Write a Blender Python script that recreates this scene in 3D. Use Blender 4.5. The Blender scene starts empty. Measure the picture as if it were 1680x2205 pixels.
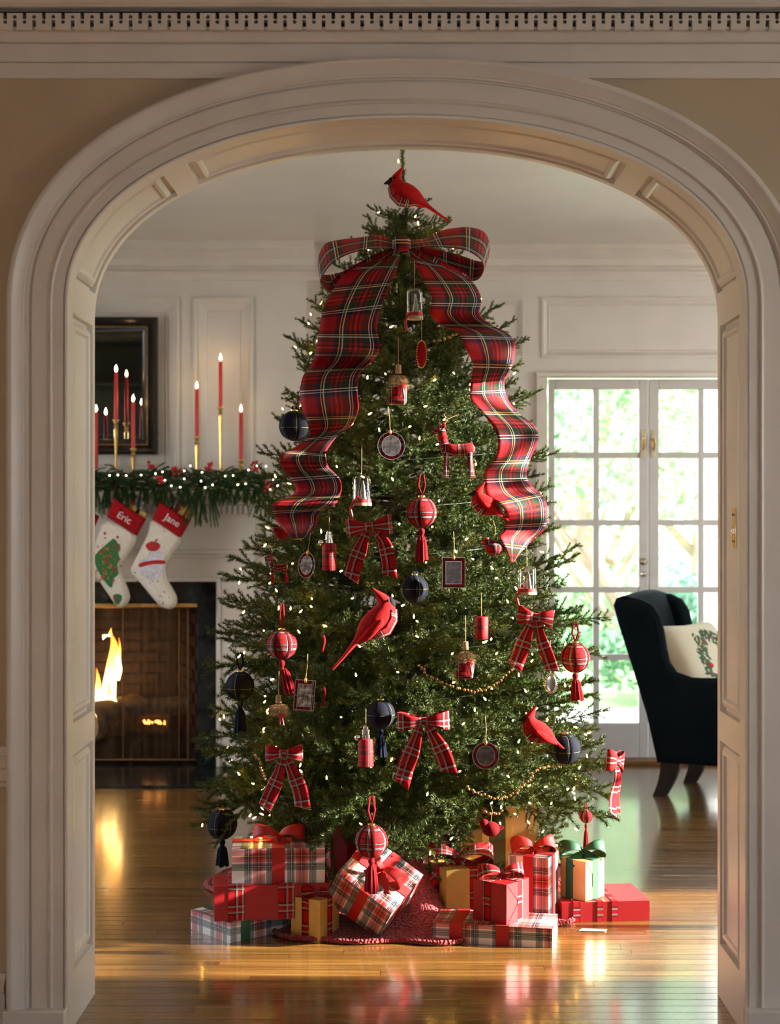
import bpy, bmesh, math, random
import numpy as np
from mathutils import Vector, Matrix, Euler, geometry
random.seed(7); rng = np.random.default_rng(7)
sc = bpy.context.scene
COL = sc.collection
PI = math.pi

# ------------------------------------------------------------------ camera
F = 3391.0; CX = 875.0; CY = 1100.0; EZ = 1.38        # focal length in pixels, principal point, eye height
cam = bpy.data.cameras.new('camera'); cam_o = bpy.data.objects.new('camera', cam); COL.objects.link(cam_o)
cam_o.location = (0, 0, EZ); cam_o.rotation_euler = (PI/2, 0, 0)
cam.sensor_fit = 'HORIZONTAL'; cam.sensor_width = 36.0; cam.lens = 36.0*F/1680
cam.shift_x = -(CX-840)/1680; cam.shift_y = (CY-1102.5)/1680
cam.clip_start = .05; cam.clip_end = 200
cam.dof.use_dof = True; cam.dof.focus_distance = 5.05; cam.dof.aperture_fstop = 4.5
sc.camera = cam_o

# ------------------------------------------------------------------ world, sun, exposure
w = bpy.data.worlds.new('sky'); sc.world = w; w.use_nodes = True
wn = w.node_tree.nodes; wl = w.node_tree.links; wn.clear()
_tc = wn.new('ShaderNodeTexCoord'); _sx = wn.new('ShaderNodeSeparateXYZ'); _cr = wn.new('ShaderNodeValToRGB')
_bg = wn.new('ShaderNodeBackground'); _wo = wn.new('ShaderNodeOutputWorld')
_cr.color_ramp.elements[0].position = 0.0; _cr.color_ramp.elements[0].color = (.97, .98, 1.0, 1)
_cr.color_ramp.elements[1].position = 0.8; _cr.color_ramp.elements[1].color = (.72, .84, 1.0, 1)
wl.new(_tc.outputs['Generated'], _sx.inputs[0]); wl.new(_sx.outputs['Z'], _cr.inputs['Fac'])
wl.new(_cr.outputs[0], _bg.inputs['Color']); wl.new(_bg.outputs[0], _wo.inputs[0])
_bg.inputs['Strength'].default_value = 5.6
sun = bpy.data.lights.new('sun', 'SUN'); sun_o = bpy.data.objects.new('sun', sun); COL.objects.link(sun_o)
sun.energy = 22.0; sun.angle = math.radians(1.2); sun.color = (1.0, .91, .78)
sun_dir = Vector((-1.0, .025, -.30)).normalized()
sun_o.rotation_euler = sun_dir.to_track_quat('-Z', 'Y').to_euler(); sun_o.location = (8, 4, 5)
def portal(name, loc, rot, sx, sy):
    l = bpy.data.lights.new(name, 'AREA'); l.shape = 'RECTANGLE'; l.size = sx; l.size_y = sy; l.energy = 1
    o = bpy.data.objects.new(name, l); COL.objects.link(o); o.location = loc; o.rotation_euler = rot
    l.cycles.is_portal = True
    return o
RX = 2.7                                              # right wall of the tree room
WINS = [(4.53, 5.82), (6.0, 6.25), (7.0, 8.0)]           # its windows
for i, (a, b) in enumerate(WINS):
    portal('window_daylight', (RX+.1, (a+b)/2, 1.55), (0, PI/2, 0), 2.38, b-a)
LWINS = [(5.1, 6.7)]                     # windows of the left wall
for a, b in LWINS: portal('window_daylight', (-3.5, (a+b)/2, 1.4), (0, -PI/2, 0), 1.8, b-a)
portal('hall_fill_opening', (0, -3.05, 1.55), (PI/2, 0, 0), 1.0, 1.1)  # unseen opening added behind the camera to light the hall
portal('hall_fill_opening', (3.5, 2.3, 1.6), (0, PI/2, 0), 1.2, 1.2)  # unseen side opening added to brighten the left lining of the arch
portal('garden_door_daylight', (1.32, 8.75, 1.15), (-PI/2, 0, 0), 1.25, 1.85)
vs = sc.view_settings
vs.view_transform = 'Standard'; vs.look = 'None'; vs.gamma = 1.0; vs.use_curve_mapping = False
vs.exposure = 0.75
sc.cycles.use_denoising = True; sc.cycles.max_bounces = 7; sc.cycles.diffuse_bounces = 3
sc.cycles.use_adaptive_sampling = True; sc.cycles.adaptive_threshold = .25; sc.cycles.glossy_bounces = 3; sc.cycles.transmission_bounces = 8; sc.cycles.transparent_max_bounces = 16
sc.cycles.sample_clamp_indirect = 6.0; sc.cycles.caustics_reflective = False; sc.cycles.caustics_refractive = False

# ------------------------------------------------------------------ helpers: placing
def P(px, py, Y):                                     # a point of the place seen at a pixel of the photograph, at depth Y
    return Vector(((px-CX)/F*Y, Y, EZ-(py-CY)/F*Y))
def on_z(px, py, z):                                  # the point at height z seen at a pixel
    Y = (EZ-z)*F/(py-CY); return Vector(((px-CX)/F*Y, Y, z))
def lerp(a, b, t): return a+(b-a)*t
TREE = Vector((-.015, 5.7, 0))
_prof = [(2.75, .0), (2.62, .03), (2.53, .10), (2.42, .17), (2.29, .245), (2.05, .385), (1.8, .455), (1.58, .51), (1.33, .565), (1.18, .61),
         (.99, .67), (.62, .71), (.45, .74), (.29, .745), (.2, .74)]
def tree_r(z):
    if z >= _prof[0][0]: return 0.
    for (z1, r1), (z0, r0) in zip(_prof[:-1], _prof[1:]):
        if z0 <= z <= z1: return lerp(r0, r1, (z-z0)/(z1-z0))
    return _prof[-1][1]
def on_tree(px, py, out=.02):                         # where the line of sight meets the (grown) tree surface
    best = None
    for i in range(260):
        Y = 4.85+i*.0035; p = P(px, py, Y)
        d = math.hypot(p.x-TREE.x, p.y-TREE.y)-(tree_r(p.z)+out)
        if d <= 0: return p
        if best is None or d < best[0]: best = (d, p)
    return best[1]

# ------------------------------------------------------------------ helpers: meshes
class MB:
    def __init__(s): s.v = []; s.f = []; s.uv = []; s.has_uv = False
    def add(s, vs_, fs, uvs=None):
        n = len(s.v); s.v += [tuple(p) for p in vs_]
        for i, f in enumerate(fs):
            s.f.append(tuple(n+k for k in f)); s.uv.append(uvs[i] if uvs else None)
        if uvs: s.has_uv = True
        return s
    def box(s, c, d, R=None, uv=False):
        hx, hy, hz = d[0]/2, d[1]/2, d[2]/2
        c = Vector(c)
        vs_ = [Vector((x, y, z)) for x in (-hx, hx) for y in (-hy, hy) for z in (-hz, hz)]
        if R is not None: vs_ = [R @ p for p in vs_]
        s.add([c+p for p in vs_], [(0, 1, 3, 2), (4, 6, 7, 5), (0, 4, 5, 1), (2, 3, 7, 6), (0, 2, 6, 4), (1, 5, 7, 3)])
        return s
    def rect(s, a, b, c, d): return s.add([a, b, c, d], [(0, 1, 2, 3)])
    def grid(s, rows, closed_u=False, uvs=None):      # rows of equal length
        m = len(rows[0]); vs_ = [p for r in rows for p in r]; fs = []; us = []
        for i in range(len(rows)-1):
            for j in range(m if closed_u else m-1):
                k = (j+1) % m
                fs.append((i*m+j, i*m+k, (i+1)*m+k, (i+1)*m+j))
                if uvs: us.append((uvs[i][j], uvs[i][j+1], uvs[i+1][j+1], uvs[i+1][j]))
        return s.add(vs_, fs, us if uvs else None)
    def tube(s, path, rad, n=8, cap=True):
        path = [Vector(p) for p in path]; rows = []
        if not hasattr(rad, '__len__'): rad = [rad]*len(path)
        up = None
        for i, p in enumerate(path):
            t = (path[min(i+1, len(path)-1)]-path[max(i-1, 0)]).normalized()
            if up is None: up = t.orthogonal().normalized()
            up = (up-t*up.dot(t)); up = up.normalized() if up.length > 1e-6 else t.orthogonal().normalized()
            sd = t.cross(up)
            rows.append([p+(up*math.cos(a)+sd*math.sin(a))*rad[i] for a in (2*PI*k/n for k in range(n))])
        b = len(s.v); s.grid(rows, True)
        if cap:
            s.f.append(tuple(b+k for k in reversed(range(n)))); s.uv.append(None)
            e = b+(len(rows)-1)*n; s.f.append(tuple(e+k for k in range(n))); s.uv.append(None)
        return s
    def lathe(s, prof, n=20, c=(0, 0, 0), wob=None, uv=False):    # profile (r, z) turned about a vertical axis
        c = Vector(c); rows = []; uvs = []
        for r, z in prof:
            rows.append([c+Vector((r*(wob(k) if wob else 1)*math.cos(2*PI*k/n), r*(wob(k) if wob else 1)*math.sin(2*PI*k/n), z)) for k in range(n)])
            uvs.append([(k/n*2*PI*max(q[0] for q in prof), z) for k in range(n+1)])
        return s.grid(rows, True, uvs if uv else None)
    def ball(s, c, r, n=12, m=8, sc_=(1, 1, 1), uv=False):
        c = Vector(c); rows = []; uvs = []
        rr = r if not hasattr(r, '__len__') else 1
        for i in range(m+1):
            th = PI*i/m
            rows.append([c+Vector((math.sin(th)*math.cos(2*PI*k/n)*r*sc_[0], math.sin(th)*math.sin(2*PI*k/n)*r*sc_[1], -math.cos(th)*r*sc_[2])) for k in range(n)])
            uvs.append([(k/n*2*PI*r, th*r) for k in range(n+1)])
        return s.grid(rows, True, uvs if uv else None)
    def prism(s, outline, y0, y1, ax='xz'):           # outline (a, b) in a plane, extruded along the third axis
        n = len(outline)
        def V(a, b, y): return (a, y, b) if ax == 'xz' else ((a, b, y) if ax == 'xy' else (y, a, b))
        vs_ = [V(a, b, y0) for a, b in outline]+[V(a, b, y1) for a, b in outline]
        fs = [(i, (i+1) % n, n+(i+1) % n, n+i) for i in range(n)]
        tri = geometry.tessellate_polygon([[Vector((a, b, 0)) for a, b in outline]])
        for t in tri: fs.append(tuple(t)); fs.append(tuple(n+k for k in reversed(t)))
        return s.add(vs_, fs)
def finish(me, smooth=True, ang=.6):
    bm = bmesh.new(); bm.from_mesh(me); bmesh.ops.recalc_face_normals(bm, faces=bm.faces); bm.to_mesh(me); bm.free()
    if smooth:
        me.polygons.foreach_set('use_smooth', [True]*len(me.polygons))
        me.set_sharp_from_angle(angle=ang)
def mesh_of(name, mb, mat, smooth=True, ang=.6, off=None):
    me = bpy.data.meshes.new(name)
    v = mb.v if off is None else [(p[0]-off[0], p[1]-off[1], p[2]-off[2]) for p in mb.v]
    me.from_pydata(v, [], mb.f)
    if mb.has_uv:
        l = me.uv_layers.new(name='UVMap'); i = 0
        for f, u in zip(mb.f, mb.uv):
            for k in range(len(f)):
                l.data[i].uv = u[k] if u else (0, 0)
                i += 1
    if mat: me.materials.append(mat)
    me.validate()
    finish(me, smooth, ang)
    return me
def link(name, me, parent=None, loc=None):
    o = bpy.data.objects.new(name, me); COL.objects.link(o)
    if parent: o.parent = parent
    if loc is not None: o.location = loc
    return o
def part(name, mb, mat, parent=None, world=False, smooth=True, ang=.6, solid=0, bevel=0, sub=0):
    off = None
    if world and parent is not None:
        q = parent; off = Vector((0, 0, 0))
        while q: off += q.location; q = q.parent
    o = link(name, mesh_of(name, mb, mat, smooth, ang, off), parent)
    if sub: m = o.modifiers.new('sub', 'SUBSURF'); m.levels = m.render_levels = sub
    if solid: m = o.modifiers.new('thick', 'SOLIDIFY'); m.thickness = solid; m.offset = 0
    if bevel: m = o.modifiers.new('bevel', 'BEVEL'); m.width = bevel; m.segments = 2; m.limit_method = 'ANGLE'; m.angle_limit = .7
    return o
def tag(o, label, cat, group=None):
    o['label'] = label; o['category'] = cat
    if group: o['group'] = group
    return o
def thing(name, label, cat, loc=(0, 0, 0), rot=(0, 0, 0), group=None):
    o = bpy.data.objects.new(name, None); COL.objects.link(o); o.location = loc; o.rotation_euler = rot; o.empty_display_size = .05
    return tag(o, label, cat, group)
def struct(o, label=None, cat=None):
    o['kind'] = 'structure'
    if label: o['label'] = label
    if cat: o['category'] = cat
    return o
def catmull(pts, n):
    pts = [Vector(p) for p in pts]; out = []
    for i in range(len(pts)-1):
        a = pts[max(i-1, 0)]; b = pts[i]; c = pts[i+1]; d = pts[min(i+2, len(pts)-1)]
        for k in range(n):
            t = k/n
            out.append(.5*((2*b)+(c-a)*t+(2*a-5*b+4*c-d)*t*t+(3*b-a-3*c+d)*t*t*t))
    out.append(pts[-1]); return out
def strip(mb, A, B, m=8, us=1.0, arch=None, vflip=1):   # ribbon between two edge curves, uv in metres
    v = 0; rows = []; uvs = []; prev = None
    for i, (a, b) in enumerate(zip(A, B)):
        mid = (a+b)/2
        if prev is not None: v += (mid-prev).length
        prev = mid
        row = [a.lerp(b, j/m) for j in range(m+1)]
        if arch: row = [p+Vector((0, -arch[i]*math.sin(PI*j/m), 0)) for j, p in enumerate(row)]
        rows.append(row); uvs.append([(j/m*us, v) for j in range(m+1)])
    return mb.grid(rows, False, uvs)
def puffy(mb, outline, T, inset=.02, y0=0.0, both=True, steps=4):    # rounded slab from an outline in x-z
    pts = [Vector((a, b)) for a, b in outline]; n = len(pts)
    area = sum(pts[i].x*pts[(i+1) % n].y-pts[(i+1) % n].x*pts[i].y for i in range(n))
    if area < 0: pts.reverse()
    nor = []
    for i in range(n):
        d = ((pts[(i+1) % n]-pts[i]).normalized()+(pts[i]-pts[i-1]).normalized())
        d = d.normalized() if d.length > 1e-6 else Vector((1, 0)); nor.append(Vector((-d.y, d.x)))
    rows = []
    for k in range(-steps, steps+1):
        a = k/steps*PI/2
        ins = inset*(1-math.cos(a)); y = y0+T/2*math.sin(a)
        rows.append([(p.x+q.x*ins, y, p.y+q.y*ins) for p, q in zip(pts, nor)])
    b = len(mb.v); mb.grid(rows, True)
    for r, flip in ((0, False), (2*steps, True)):
        tri = geometry.tessellate_polygon([[Vector((p[0], p[2], 0)) for p in rows[r]]])
        for t in tri: mb.f.append(tuple(b+r*n+k for k in (t if flip else reversed(t)))); mb.uv.append(None)
    return mb
def spline_outline(pts, n=4):
    pts = [Vector((a, b, 0)) for a, b in pts]; out = []; m = len(pts)
    for i in range(m):
        a, b, c, d = pts[i-1], pts[i], pts[(i+1) % m], pts[(i+2) % m]
        for k in range(n):
            t = k/n
            q = .5*((2*b)+(c-a)*t+(2*a-5*b+4*c-d)*t*t+(3*b-a-3*c+d)*t*t*t)
            out.append((q.x, q.y))
    return out

# ------------------------------------------------------------------ helpers: materials
class N:
    def __init__(s, name):
        s.m = bpy.data.materials.new(name); s.m.use_nodes = True; s.t = s.m.node_tree; s.t.nodes.clear()
        s.out = s.t.nodes.new('ShaderNodeOutputMaterial')
    def n(s, typ, **kw):
        nd = s.t.nodes.new('ShaderNode'+typ)
        for k, v in kw.items():
            if k.startswith('_'): setattr(nd, k[1:], v)
            else: nd.inputs[k.replace('__', ' ')].default_value = v
        return nd
    def l(s, a, b): s.t.links.new(a, b)
    def math(s, op, a, b=None, c=None):
        nd = s.t.nodes.new('ShaderNodeMath'); nd.operation = op
        for i, x in enumerate((a, b, c)):
            if x is None: continue
            if isinstance(x, (int, float)): nd.inputs[i].default_value = x
            else: s.l(x, nd.inputs[i])
        return nd.outputs[0]
    def mix(s, fac, a, b, mode='MIX'):
        nd = s.t.nodes.new('ShaderNodeMix'); nd.data_type = 'RGBA'; nd.blend_type = mode
        for sock, x in ((nd.inputs[0], fac), (nd.inputs[6], a), (nd.inputs[7], b)):
            if isinstance(x, (int, float)): sock.default_value = x
            elif isinstance(x, tuple): sock.default_value = x if len(x) == 4 else x+(1,)
            else: s.l(x, sock)
        return nd.outputs[2]
    def ramp(s, fac, els, interp='LINEAR'):
        nd = s.t.nodes.new('ShaderNodeValToRGB'); cr = nd.color_ramp; cr.interpolation = interp
        while len(cr.elements) > 1: cr.elements.remove(cr.elements[0])
        cr.elements[0].position = els[0][0]; cr.elements[0].color = tuple(els[0][1])+(1,)
        for p, c in els[1:]:
            e = cr.elements.new(p); e.color = tuple(c)+(1,)
        s.l(fac, nd.inputs[0]); return nd.outputs[0]
    def coord(s, kind='Object'): return s.n('TexCoord').outputs[kind]
    def noise(s, vec, scale, detail=3, rough=.5, out='Fac'):
        nd = s.n('TexNoise', Scale=scale, Detail=detail, Roughness=rough); s.l(vec, nd.inputs['Vector']); return nd.outputs[out]
    def bsdf(s, color, rough=.5, metal=0., bump=None, bstr=.3, bdist=.01, **kw):
        b = s.n('BsdfPrincipled'); b.inputs['Metallic'].default_value = metal
        for sock, x in ((b.inputs['Base Color'], color), (b.inputs['Roughness'], rough)):
            if isinstance(x, (int, float)): sock.default_value = x
            elif isinstance(x, tuple): sock.default_value = x if len(x) == 4 else x+(1,)
            else: s.l(x, sock)
        for k, v in kw.items(): b.inputs[k.replace('__', ' ')].default_value = v
        if bump is not None:
            bp = s.n('Bump', Strength=bstr, Distance=bdist); s.l(bump, bp.inputs['Height']); s.l(bp.outputs[0], b.inputs['Normal'])
        s.l(b.outputs[0], s.out.inputs[0]); s.b = b; return b
def lin(r, g, b):                                     # sRGB 0-255 to linear
    return tuple((x/255/12.92 if x/255 <= .04045 else ((x/255+.055)/1.055)**2.4) for x in (r, g, b))
def M(name, col, rough=.5, metal=0., var=.12, scale=25., bstr=0., bscale=200., bdist=.002, **kw):
    a = N(name); co = a.coord()
    nz = a.noise(co, scale, 1.5)
    c = a.ramp(nz, [(.25, tuple(x*(1-var) for x in col)), (.75, tuple(min(x*(1+var), 1) for x in col))])
    a.bsdf(c, rough, metal, a.noise(co, bscale, 2) if bstr else None, bstr, bdist, **kw)
    return a.m
def EM(name, col, strength, glass=0.):
    a = N(name); e = a.n('Emission', Strength=strength); e.inputs['Color'].default_value = tuple(col)+(1,)
    a.l(e.outputs[0], a.out.inputs[0]); return a.m
def tartan(name, period, bands, lines, rough=.75, sheen=0., dk=.55):
    a = N(name); uv = a.coord('UV'); sp = a.n('SeparateXYZ'); a.l(uv, sp.inputs[0])
    cs = []; ls = []
    for ax in ('X', 'Y'):
        f = a.math('FRACT', a.math('MULTIPLY', a.math('ADD', sp.outputs[ax], 10*period+.37*period*(ax == 'Y')), 1/period))
        cs.append(a.ramp(f, bands, 'CONSTANT'))
        els = [(0., (0, 0, 0))]
        for x0, x1, c in lines: els += [(x0, c), (x1, (0, 0, 0))]
        ls.append(a.ramp(f, els, 'CONSTANT'))
    base = a.mix(dk, a.mix(.5, cs[0], cs[1]), a.mix(1., cs[0], cs[1], 'DARKEN'))
    ln = a.mix(1., ls[0], ls[1], 'LIGHTEN')
    fac = a.math('MULTIPLY', a.n('RGBToBW').outputs[0], 1) if False else None
    bw = a.n('RGBToBW'); a.l(ln, bw.inputs[0])
    base = a.mix(a.math('MINIMUM', a.math('MULTIPLY', bw.outputs[0], 1.4), .72), base, ln)
    w1 = a.n('TexWave', Scale=900., Distortion=0.); w1.bands_direction = 'DIAGONAL'; a.l(uv, w1.inputs['Vector'])
    a.bsdf(base, rough, bump=w1.outputs['Fac'], bstr=.15, bdist=.0006, Sheen__Weight=sheen, Specular__IOR__Level=.25 if rough > .5 else .5)
    return a.m
# ------------------------------------------------------------------ materials of the setting
m_trim = M('cream_trim_paint', (.69, .62, .54), .35, var=.04, scale=6)
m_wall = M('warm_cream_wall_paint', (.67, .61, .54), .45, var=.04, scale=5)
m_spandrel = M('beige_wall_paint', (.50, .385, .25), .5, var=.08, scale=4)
m_ceil = M('ceiling_gloss_paint', (.76, .70, .62), .3, var=.04, scale=3)
m_shade = M('painted_cavity_shade', (.02, .015, .012), .9)  # near-black colour standing for shade inside small hollows
m_brass = M('aged_brass', (.72, .48, .16), .28, 1., var=.2, scale=40)
m_chrome = M('worn_nickel', (.75, .7, .62), .25, 1., var=.1, scale=40)

def oak(name, per_object):
    a = N(name); geo = a.n('NewGeometry'); sp = a.n('SeparateXYZ'); a.l(geo.outputs['Position'], sp.inputs[0])
    row = a.math('FLOOR', a.math('MULTIPLY', sp.outputs['Y'], 1/.057))
    if per_object:
        oi = a.n('ObjectInfo'); rnd = oi.outputs['Random']
    else:
        wn1 = a.n('TexWhiteNoise'); wn1.noise_dimensions = '1D'; a.l(row, wn1.inputs['W'])
        colm = a.math('FLOOR', a.math('ADD', a.math('MULTIPLY', sp.outputs['X'], .7), a.math('MULTIPLY', wn1.outputs['Value'], 9.)))
        wn2 = a.n('TexWhiteNoise'); wn2.noise_dimensions = '2D'; cb = a.n('CombineXYZ'); a.l(row, cb.inputs[0]); a.l(colm, cb.inputs[1])
        a.l(cb.outputs[0], wn2.inputs['Vector']); rnd = wn2.outputs['Value']
    cb2 = a.n('CombineXYZ'); a.l(a.math('MULTIPLY', sp.outputs['X'], 2.2), cb2.inputs[0]); a.l(a.math('MULTIPLY', sp.outputs['Y'], 60.), cb2.inputs[1]); a.l(a.math('MULTIPLY', rnd, 30.), cb2.inputs[2])
    g1 = a.noise(cb2.outputs[0], 1.0, 4, .6)
    base = a.ramp(g1, [(.25, (.10, .044, .010)), (.5, (.19, .093, .022)), (.75, (.30, .16, .045))])
    tint = a.ramp(rnd, [(0., (.72, .70, .68)), (1., (1.25, 1.22, 1.15))])
    col = a.mix(1., base, tint, 'MULTIPLY')
    hgt = a.noise(cb2.outputs[0], .5, 1)
    if not per_object:
        fr = a.math('FRACT', a.math('MULTIPLY', sp.outputs['Y'], 1/.057))
        seam = a.math('LESS_THAN', a.math('ABSOLUTE', a.math('SUBTRACT', fr, .5)), .46)
        col = a.mix(seam, (.05, .02, .006), col)
        hgt = a.math('ADD', hgt, a.math('MULTIPLY', rnd, .3))
    rg = a.math('ADD', .16, a.math('MULTIPLY', g1, .16))
    a.bsdf(col, rg, bump=hgt, bstr=.12, bdist=.004, Coat__Weight=.6, Coat__Roughness=.12, Coat__IOR=1.65)
    return a.m
m_oak = oak('honey_oak_far_boards', False); m_plank = oak('honey_oak_board', True)

# ------------------------------------------------------------------ floor
fl = MB(); X0, X1 = -3.4, 3.4; YP = 3.306+43*.057
fl.rect((X0, -3.2, -.012), (X1, -3.2, -.012), (X1, 9.2, -.012), (X0, 9.2, -.012))
fl.rect((X0, YP, -.012), (X1, YP, -.012), (X1, YP, 0), (X0, YP, 0)); fl.rect((X0, 3.306, -.012), (X1, 3.306, -.012), (X1, 3.306, 0), (X0, 3.306, 0))
fl.rect((X0, -3.2, 0), (X1, -3.2, 0), (X1, 3.306, 0), (X0, 3.306, 0))
fl.rect((X0, YP, 0), (X1, YP, 0), (X1, 8.8, 0), (X0, 8.8, 0))
floor = struct(part('floor', fl, m_oak, smooth=False))
def plank_mesh(L):
    mb = MB(); h = .057/2; b = .0016; zt = 0; zs = -.003
    mb.add([(-L/2+.0005, -h+b, zt), (L/2-.0005, -h+b, zt), (L/2-.0005, h-b, zt), (-L/2+.0005, h-b, zt),
            (-L/2, -h+.0003, zs), (L/2, -h+.0003, zs), (L/2, h-.0003, zs), (-L/2, h-.0003, zs)],
           [(0, 1, 2, 3), (4, 5, 1, 0), (5, 6, 2, 1), (6, 7, 3, 2), (7, 4, 0, 3)])
    return mesh_of('plank', mb, m_plank, smooth=False)
plank_len = [.9, 1.25, 1.6, 2.0]; plank_me = [plank_mesh(L) for L in plank_len]
for r in range(43):
    y = 3.306+(r+.5)*.057; x = -2.3-random.random()*.8
    while x < 2.0:
        k = random.randrange(4); L = plank_len[k]
        o = link('plank', plank_me[k], floor, (x+L/2, y, 0)); o.rotation_euler = (random.uniform(-.004, .004), random.uniform(-.0003, .0003), 0)
        x += L

# ------------------------------------------------------------------ arch wall between the two rooms
FW, BW = 4.15, 4.50; AH, SPZ, RISE, NEX = .89, 1.924, .488, 2.15
ARC = []
for i in range(61):
    t = PI-PI*i/60; c, s_ = math.cos(t), math.sin(t)
    ARC.append((AH*math.copysign(abs(c)**(2/NEX), c), SPZ+RISE*abs(s_)**(2/NEX)))
JN = 8
PATH = [(-AH, SPZ*i/JN) for i in range(JN)]+ARC+[(AH, SPZ*(JN-1-i)/JN) for i in range(JN)]
PATH = [Vector((a, b)) for a, b in PATH]
S = [0.]
for a, b in zip(PATH[:-1], PATH[1:]): S.append(S[-1]+(b-a).length)
STOT = S[-1]
def path_at(s):                                       # point and normal towards the opening
    s = min(max(s, 0), STOT-1e-9); i = max(k for k in range(len(S)-1) if S[k] <= s)
    t = (s-S[i])/(S[i+1]-S[i]); p = PATH[i].lerp(PATH[i+1], t)
    def tn(k): return (PATH[min(k+1, len(PATH)-1)]-PATH[max(k-1, 0)]).normalized()
    d = tn(i).lerp(tn(i+1), t).normalized()
    return p, Vector((d.y, -d.x))
def s_of(x, z): return min(range(0, 1001), key=lambda k: (path_at(STOT*k/1000)[0]-Vector((x, z))).length)/1000*STOT
H1 = 2.82
def arch_face(mb, y):
    for sg in (-1, 1): mb.rect((sg*AH, y, 0), (sg*3.4, y, 0), (sg*3.4, y, H1), (sg*AH, y, H1))
    for (a, b), (c, d) in zip(ARC[:-1], ARC[1:]): mb.rect((a, y, b), (c, y, d), (c, y, H1), (a, y, H1))
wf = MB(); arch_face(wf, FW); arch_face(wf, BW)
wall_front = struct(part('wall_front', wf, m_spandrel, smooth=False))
# moulded casing swept round the arch
casing = [(0, 0), (0, .018), (.005, .019), (.006, .012), (.010, .012), (.011, .016), (.037, .016), (.039, .021), (.042, .024), (.047, .022), (.050, .018),
          (.093, .018), (.095, .011), (.099, .011), (.100, .016), (.104, .016), (.105, .024), (.111, .024), (.113, .027), (.122, .031), (.132, .040), (.140, .046),
          (.147, .046), (.149, .034), (.156, .033), (.158, 0)]
def sweep(mb, prof, s0, s1, n=110):
    rows = []
    for i in range(n+1):
        p, q = path_at(s0+(s1-s0)*i/n)
        rows.append([(p.x-q.x*o, FW-d, p.y-q.y*o) for o, d in prof])
    return mb.grid(rows)
mb = MB(); sweep(mb, casing, .076, STOT-.076, 150)
struct(part('trim_1', mb, m_trim, ang=.35), 'moulded cream casing round the front of the arch')
for i, sg in enumerate((-1, 1)):
    mb = MB().box((sg*(AH+.0815), FW-.026, .038), (.163, .052, .076))
    struct(part('trim_%d' % (2+i), mb, m_trim, bevel=.003), 'plain plinth block under the %s casing' % ('left' if sg < 0 else 'right'))
# reveal: flat stiles and rails with sunk moulded panels
PROF_R = [(0, 0), (.0008, -.016), (.013, -.016), (.0138, -.0095), (.016, -.0075), (.028, -.001), (.036, -.0035), (.040, -.011), (.0425, -.012), (.048, -.0115)]
def panel_mesh(mb, s0, s1, d0, d1, prof, mapf, ns=2):
    rows = []
    for t, h in prof:
        a, b, c, d = s0+t, s1-t, d0+t, d1-t
        rows.append([mapf(a+(b-a)*k/(ns-1), c, h) for k in range(ns)]+[mapf(b-(b-a)*k/(ns-1), d, h) for k in range(ns)])
    mb.grid(rows, True); L = rows[-1]
    b = len(mb.v); mb.add(L, [(k, k+1, 2*ns-2-k, 2*ns-1-k) for k in range(ns-1)])
    return mb
def rev(s, d, h):
    p, q = path_at(s); return (p.x+q.x*h, FW+d, p.y+q.y*h)
DP0, DP1 = .055, .318
sA = [(.151, .729), (.813, 1.905)]
arcp = [(s_of(-.885, 1.995), s_of(-.643, 2.262)), (s_of(-.583, 2.292), s_of(.583, 2.292)), (s_of(.643, 2.262), s_of(.885, 1.995))]
PAN = sA+arcp+[(STOT-b, STOT-a) for a, b in reversed(sA)]
mb = MB()
def rail(a, b, d0, d1):
    n = max(2, int((b-a)/.02)); mb.grid([[rev(a+(b-a)*k/n, d0, 0), rev(a+(b-a)*k/n, d1, 0)] for k in range(n+1)])
rail(0, STOT, 0, DP0); rail(0, STOT, DP1, BW-FW)
e = 0
for a, b in PAN: rail(e, a, DP0, DP1); e = b
rail(e, STOT, DP0, DP1)
reveal = struct(part('trim_4', mb, m_trim, ang=.4), 'cream panelled lining of the arch opening')
for a, b in PAN:
    mb = MB(); panel_mesh(mb, a, b, DP0, DP1, PROF_R, rev, max(2, int((b-a)/.03)))
    part('panel', mb, m_trim, reveal, ang=.35)
# brass strike plate on the right lining
kp = thing('strike_plate', 'brass strike plate let into the right lining of the arch', 'strike plate', (AH-.0005, 4.265, EZ-37*4.27/F))
part('plate', MB().box((-.0012, 0, 0), (.0024, .045, .11)), m_brass, kp, bevel=.001)
part('latch', MB().box((-.005, .002, -.008), (.008, .012, .02)), m_chrome, kp, bevel=.002)
for z in (.036, -.036):
    for y in (-.01, .012): part('screw_hole', MB().lathe([(0, 0), (.003, 0), (.003, .001), (0, .001)], 8, (0, 0, 0)), m_shade, kp).matrix_local = Matrix.Translation((-.0026, y, z)) @ Matrix.Rotation(-PI/2, 4, 'Y')  # dark discs stand for the shade inside the holes
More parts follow.
